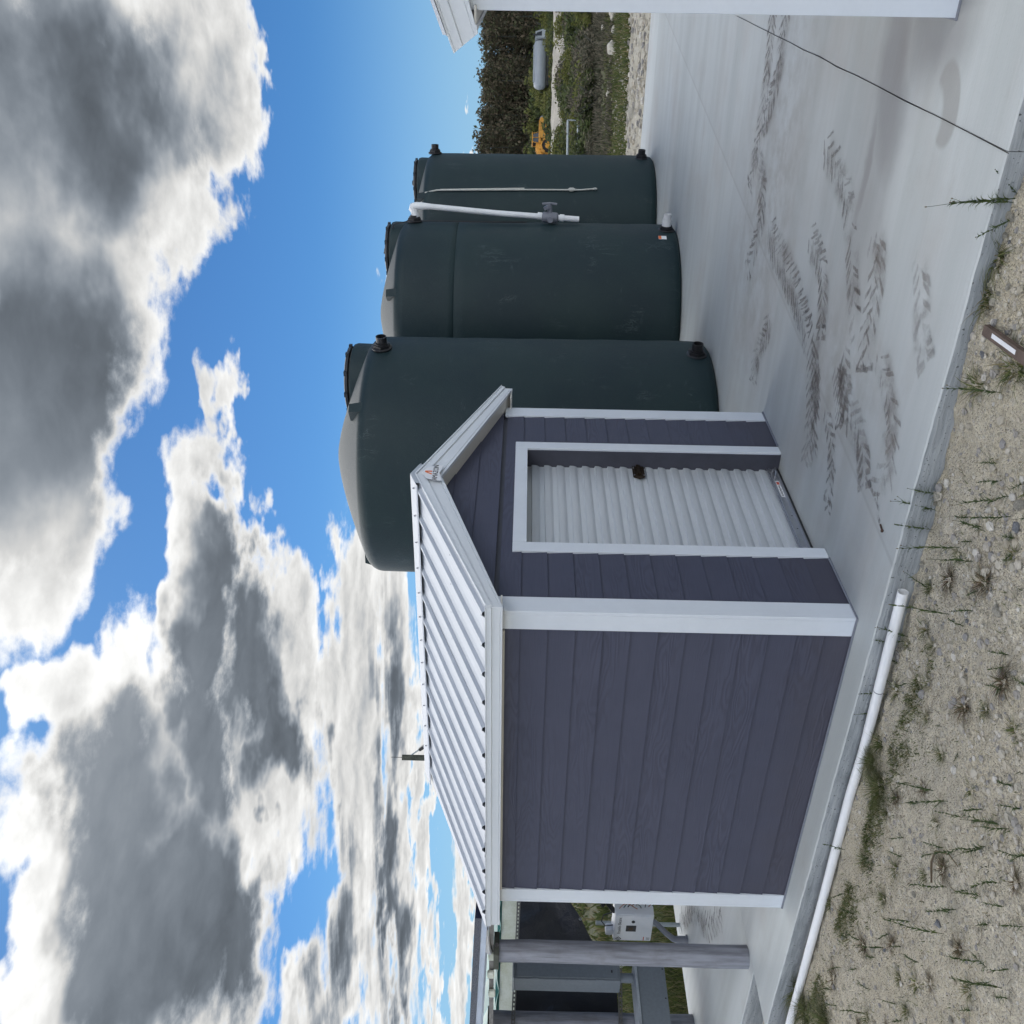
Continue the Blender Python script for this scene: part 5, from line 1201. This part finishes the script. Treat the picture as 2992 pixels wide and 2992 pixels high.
# ---------------------------------------------------------------- weeds on the gravel
def blade(mb, x_, y_, z_, a, L__, w_, bend, rr, mi=0):
    """narrow leaf blade in three bent segments"""
    ca, sa = math.cos(a), math.sin(a); pts = []
    for i in range(4):
        t_ = i/3; r_ = L__*(t_*.35+bend*t_*t_*.75); h_ = L__*(t_-bend*.62*t_*t_)
        pts.append((x_+ca*r_, y_+sa*r_, z_+h_, w_*(1-t_*.92)))
    b0 = len(mb.v)
    for (px, py, pz, pw) in pts: mb.v += [(px-sa*pw, py+ca*pw, pz), (px+sa*pw, py-ca*pw, pz)]
    for i in range(3): q = b0+i*2; mb.f.append((q, q+1, q+3, q+2)); mb.mi.append(mi)
def stem_mesh(seed):
    rr = random.Random(seed); mb = MB(); pts = [Vector((0, 0, 0))]; d = Vector((rr.uniform(-.12, .12), rr.uniform(-.12, .12), 1))
    for i in range(9): d += Vector((rr.uniform(-.13, .13), rr.uniform(-.13, .13), 0)); d.normalize(); pts.append(pts[-1]+d*.115)
    mb.tube(pts, [.011, .011, .010, .010, .009, .009, .008, .007, .006, .005], 4, mi=1)
    for i in range(1, 9 if seed % 2 else 7):
        for k_ in range(rr.choice((3, 4, 5))):
            a = rr.random()*6.3; s_ = rr.uniform(.13, .26)*(1.25-.08*i)
            blade(mb, *(pts[i]+(pts[i+1]-pts[i])*rr.uniform(-.25, .25)), a, s_, .026, rr.uniform(.5, 1.2), rr)
    if seed % 3 == 0:
        for k_ in range(2):
            q = pts[6+k_]; e = q+Vector((rr.uniform(-.12, .12), rr.uniform(-.12, .12), rr.uniform(.15, .25))); mb.tube([q, e], [.006, .004], 4, mi=1); mb.lathe([(.004, -.016), (.017, -.008), (.018, .006), (.006, .016)], 7, e, mi=2)
    mb.lathe([(.004, -.016), (.017, -.008), (.018, .006), (.006, .016)], 7, pts[-1], mi=2)
    return mb.mesh('weed', [M['leaf'], M['leaf'], M['dry']])
SM = [stem_mesh(i) for i in range(9)]
rr = random.Random(77)
def where_(x_, y_):
    if x_ > -.40 and y_ < -1.2: return 'at the foot of the slab edge near the cable'
    if x_ > -.40 and y_ < -.2: return 'against the slab edge in front of the shed'
    if x_ > -.62: return 'close beside the white pipe, toward its ' + ('open end' if y_ < .8 else 'middle' if y_ < 2 else 'far end')
    al = 'level with the brown stake' if y_ < -1.3 else ('before the roll-up door' if y_ < -.45 else ('facing the near shed corner' if y_ < .25 else ('facing the near side wall' if y_ < 1.2 else ('facing the far side wall' if y_ < 2.6 else 'past the far shed corner'))))
    return 'on gravel ' + ('near the pipe, ' if x_ > -1.15 else 'far from the pipe, ') + al
def zat(x_, y_): return gh(x_, y_) if x_ < -.27 else GZ
ALL = list(STEMS)
while len(ALL) < 120:
    x_, y_ = rr.uniform(-2.3, -.5), rr.uniform(-1.6, 2.6)
    if noise.noise(Vector((x_*1.5, y_*1.5, 9))) > -.05: ALL.append((x_, y_, rr.uniform(.04, .12), rr.uniform(-.03, .03)))
for i, (x_, y_, h_, ln) in enumerate(ALL):
    x_ = min(x_, -.30); h_ = max(h_, .07)
    o_ = link('weed', SM[i % 9], None, (x_, y_, zat(x_, y_)-.004)); w_ = min(max(h_, .12), .155)
    o_.scale = (w_, w_, h_); o_.rotation_euler = (ln/h_*.5*RT.y*-1*0, 0, rr.random()*6.3)
    lean = Vector((RT.x*ln, RT.y*ln, 0)); ax = Vector((0, 0, 1)).cross(lean)
    if ax.length > 1e-4: o_.rotation_euler = (Matrix.Rotation(math.atan2(ln if ln > 0 else -ln, h_), 3, ax.normalized()) @ Matrix.Rotation(rr.random()*6.3, 3, 'Z')).to_euler()
    kd = ('tall ' if h_ > .18 else 'short ' if h_ < .10 else '')+'leafy weed '; tag(o_, kd+where_(x_, y_), 'weed', kd.replace('weed ', 'weeds ')+where_(x_, y_))
def tuft_mesh(seed, n, bend=(.3, 1.3), w_=.022):
    rr = random.Random(seed); mb = MB()
    for _ in range(n):
        a = rr.random()*6.3; q = rr.random()**.6*.35; blade(mb, q*math.cos(a), q*math.sin(a), 0, a+rr.uniform(-.7, .7), rr.uniform(.4, 1.15), w_*rr.uniform(.6, 1.2), rr.uniform(*bend), rr)
    return mb.mesh('grass_tuft', [M['grass']])
TM = [tuft_mesh(i, 110) for i in range(3)]+[tuft_mesh(5, 34, (.6, 1.4), .045), tuft_mesh(6, 46, (.5, 1.3), .035), tuft_mesh(7, 60, (.5, 1.4), .025)]
DM = [tuft_mesh(40+i, 420, (.5, 1.4), .011) for i in range(2)]
for i, (x_, y_, s_) in enumerate(TUFTS):
    x_ = min(x_, -.30); edge_ = x_ > -.75 and y_ < -1.2; big = s_ > .10 and not edge_
    if edge_: s_ = max(s_, .05)*2.0
    o_ = link('grass_tuft', (DM[i % 2] if big else (TM[3+i % 3] if edge_ else TM[i % 6])), None, (x_, y_, zat(x_, y_)-.006)); s_ = min(max(s_, .05), .2); o_.scale = (s_*1.2, s_*1.2, s_*(1.0 if big else 1.1)); o_.rotation_euler = (0, 0, rr.random()*6.3)
    kind_ = 'dense green grass clump ' if big else ('spiky long bladed grass tuft ' if edge_ else 'small grass tuft ')
    tag(o_, kind_+where_(x_, y_), 'grass tuft', kind_.strip()+', several '+where_(x_, y_))
# bare dead stem curving over the gravel
pts = [(-1.35, .62, 0), (-1.28, .55, 0), (-1.30, .44, 0), (-1.40, .34, 0), (-1.50, .30, 0)]
tag(obj('dead_twig', MB().tube([(x_, y_, gh(x_, y_)+.014) for x_, y_, _ in pts], [.005, .006, .005, .004, .003], 5), M['dry'], None, True), 'bare brown dead stem lying curved on the open gravel', 'twig')
# mat of fine creeping weed along the pipe
mb = MB(); rr = random.Random(4)
for _ in range(9000):
    t_ = rr.random(); y_ = -.3+4.2*t_; x_ = -.56-abs(rr.gauss(0, .10))*(1+.8*noise.noise(Vector((y_*2, 0, 3))))
    if noise.noise(Vector((y_*2.3, x_*2, 1)))+.5*noise.noise(Vector((y_*9, x_*9, 4)))+rr.uniform(-.22, .22) < .02: continue
    blade(mb, x_, y_, zat(x_, y_)-.004, rr.random()*6.3, rr.uniform(.014, .055), .0032, rr.uniform(.4, 1.4), rr)
for _ in range(6500):
    x_, y_ = rr.uniform(-2.2, -.45), rr.uniform(-2.6, 3.2)
    if noise.noise(Vector((y_*2.6, x_*2.6, 7)))+.5*noise.noise(Vector((y_*8, x_*8, 2)))+rr.uniform(-.25, .2) < .16: continue
    blade(mb, x_, y_, zat(x_, y_)-.004, rr.random()*6.3, rr.uniform(.012, .045), .003, rr.uniform(.4, 1.4), rr)
o_ = stuff(obj('creeping_weeds', mb, M['grass'], None, False, fix=False)); o_['label'] = 'fine creeping weeds scattered over the gravel and along the white pipe'

# straw and dead bits lying about
mb = MB(); rr = random.Random(9)
for _ in range(2200):
    x_, y_ = rr.uniform(-2.3, -.40), rr.uniform(-2.6, 3.6)
    if noise.noise(Vector((y_*1.9, x_*1.9, 12)))+rr.uniform(-.3, .3) < .05: continue
    z_ = zat(x_, y_)+.006; a = rr.random()*6.3; q = rr.uniform(.008, .035); w_ = rr.uniform(.0010, .0022)
    d = Vector((math.cos(a), math.sin(a), rr.uniform(-.05, .25)))*q; n_ = Vector((-math.sin(a), math.cos(a), 0))*w_; p_ = Vector((x_, y_, z_))
    mb.v += [tuple(p_-d-n_), tuple(p_-d+n_), tuple(p_+d+n_*.4), tuple(p_+d-n_*.4)]; k_ = len(mb.v); mb.f.append((k_-4, k_-3, k_-2, k_-1)); mb.mi.append(0)
o_ = stuff(obj('straw_litter', mb, M['dry'], None, False, fix=False)); o_['label'] = 'bits of dry straw and dead leaves lying on the gravel'
DT = [tuft_mesh(60+i, 90, (.6, 1.5), .030) for i in range(2)]
for me in DT: me.materials[0] = M['drygrass']
for i, (x_, y_) in enumerate([(-1.38, .47), (-1.02, .30), (-.80, .62), (-1.21, 1.35), (-1.62, 1.05), (-1.10, -.35), (-1.33, -.72), (-.92, -.95), (-1.72, .62), (-.95, 1.75), (-.75, 2.4), (-1.45, 1.8), (-.62, -.75), (-1.85, -.05), (-1.2, 2.2)]):
    o_ = link('dead_tuft', DT[i % 2], None, (x_, y_, zat(x_, y_)-.004)); q = rr.uniform(.035, .07); o_.scale = (q*1.5, q*1.5, q); o_.rotation_euler = (0, 0, rr.random()*6.3)
    tag(o_, 'withered brown grass tuft '+where_(x_, y_), 'grass tuft', 'withered brown tufts '+where_(x_, y_))
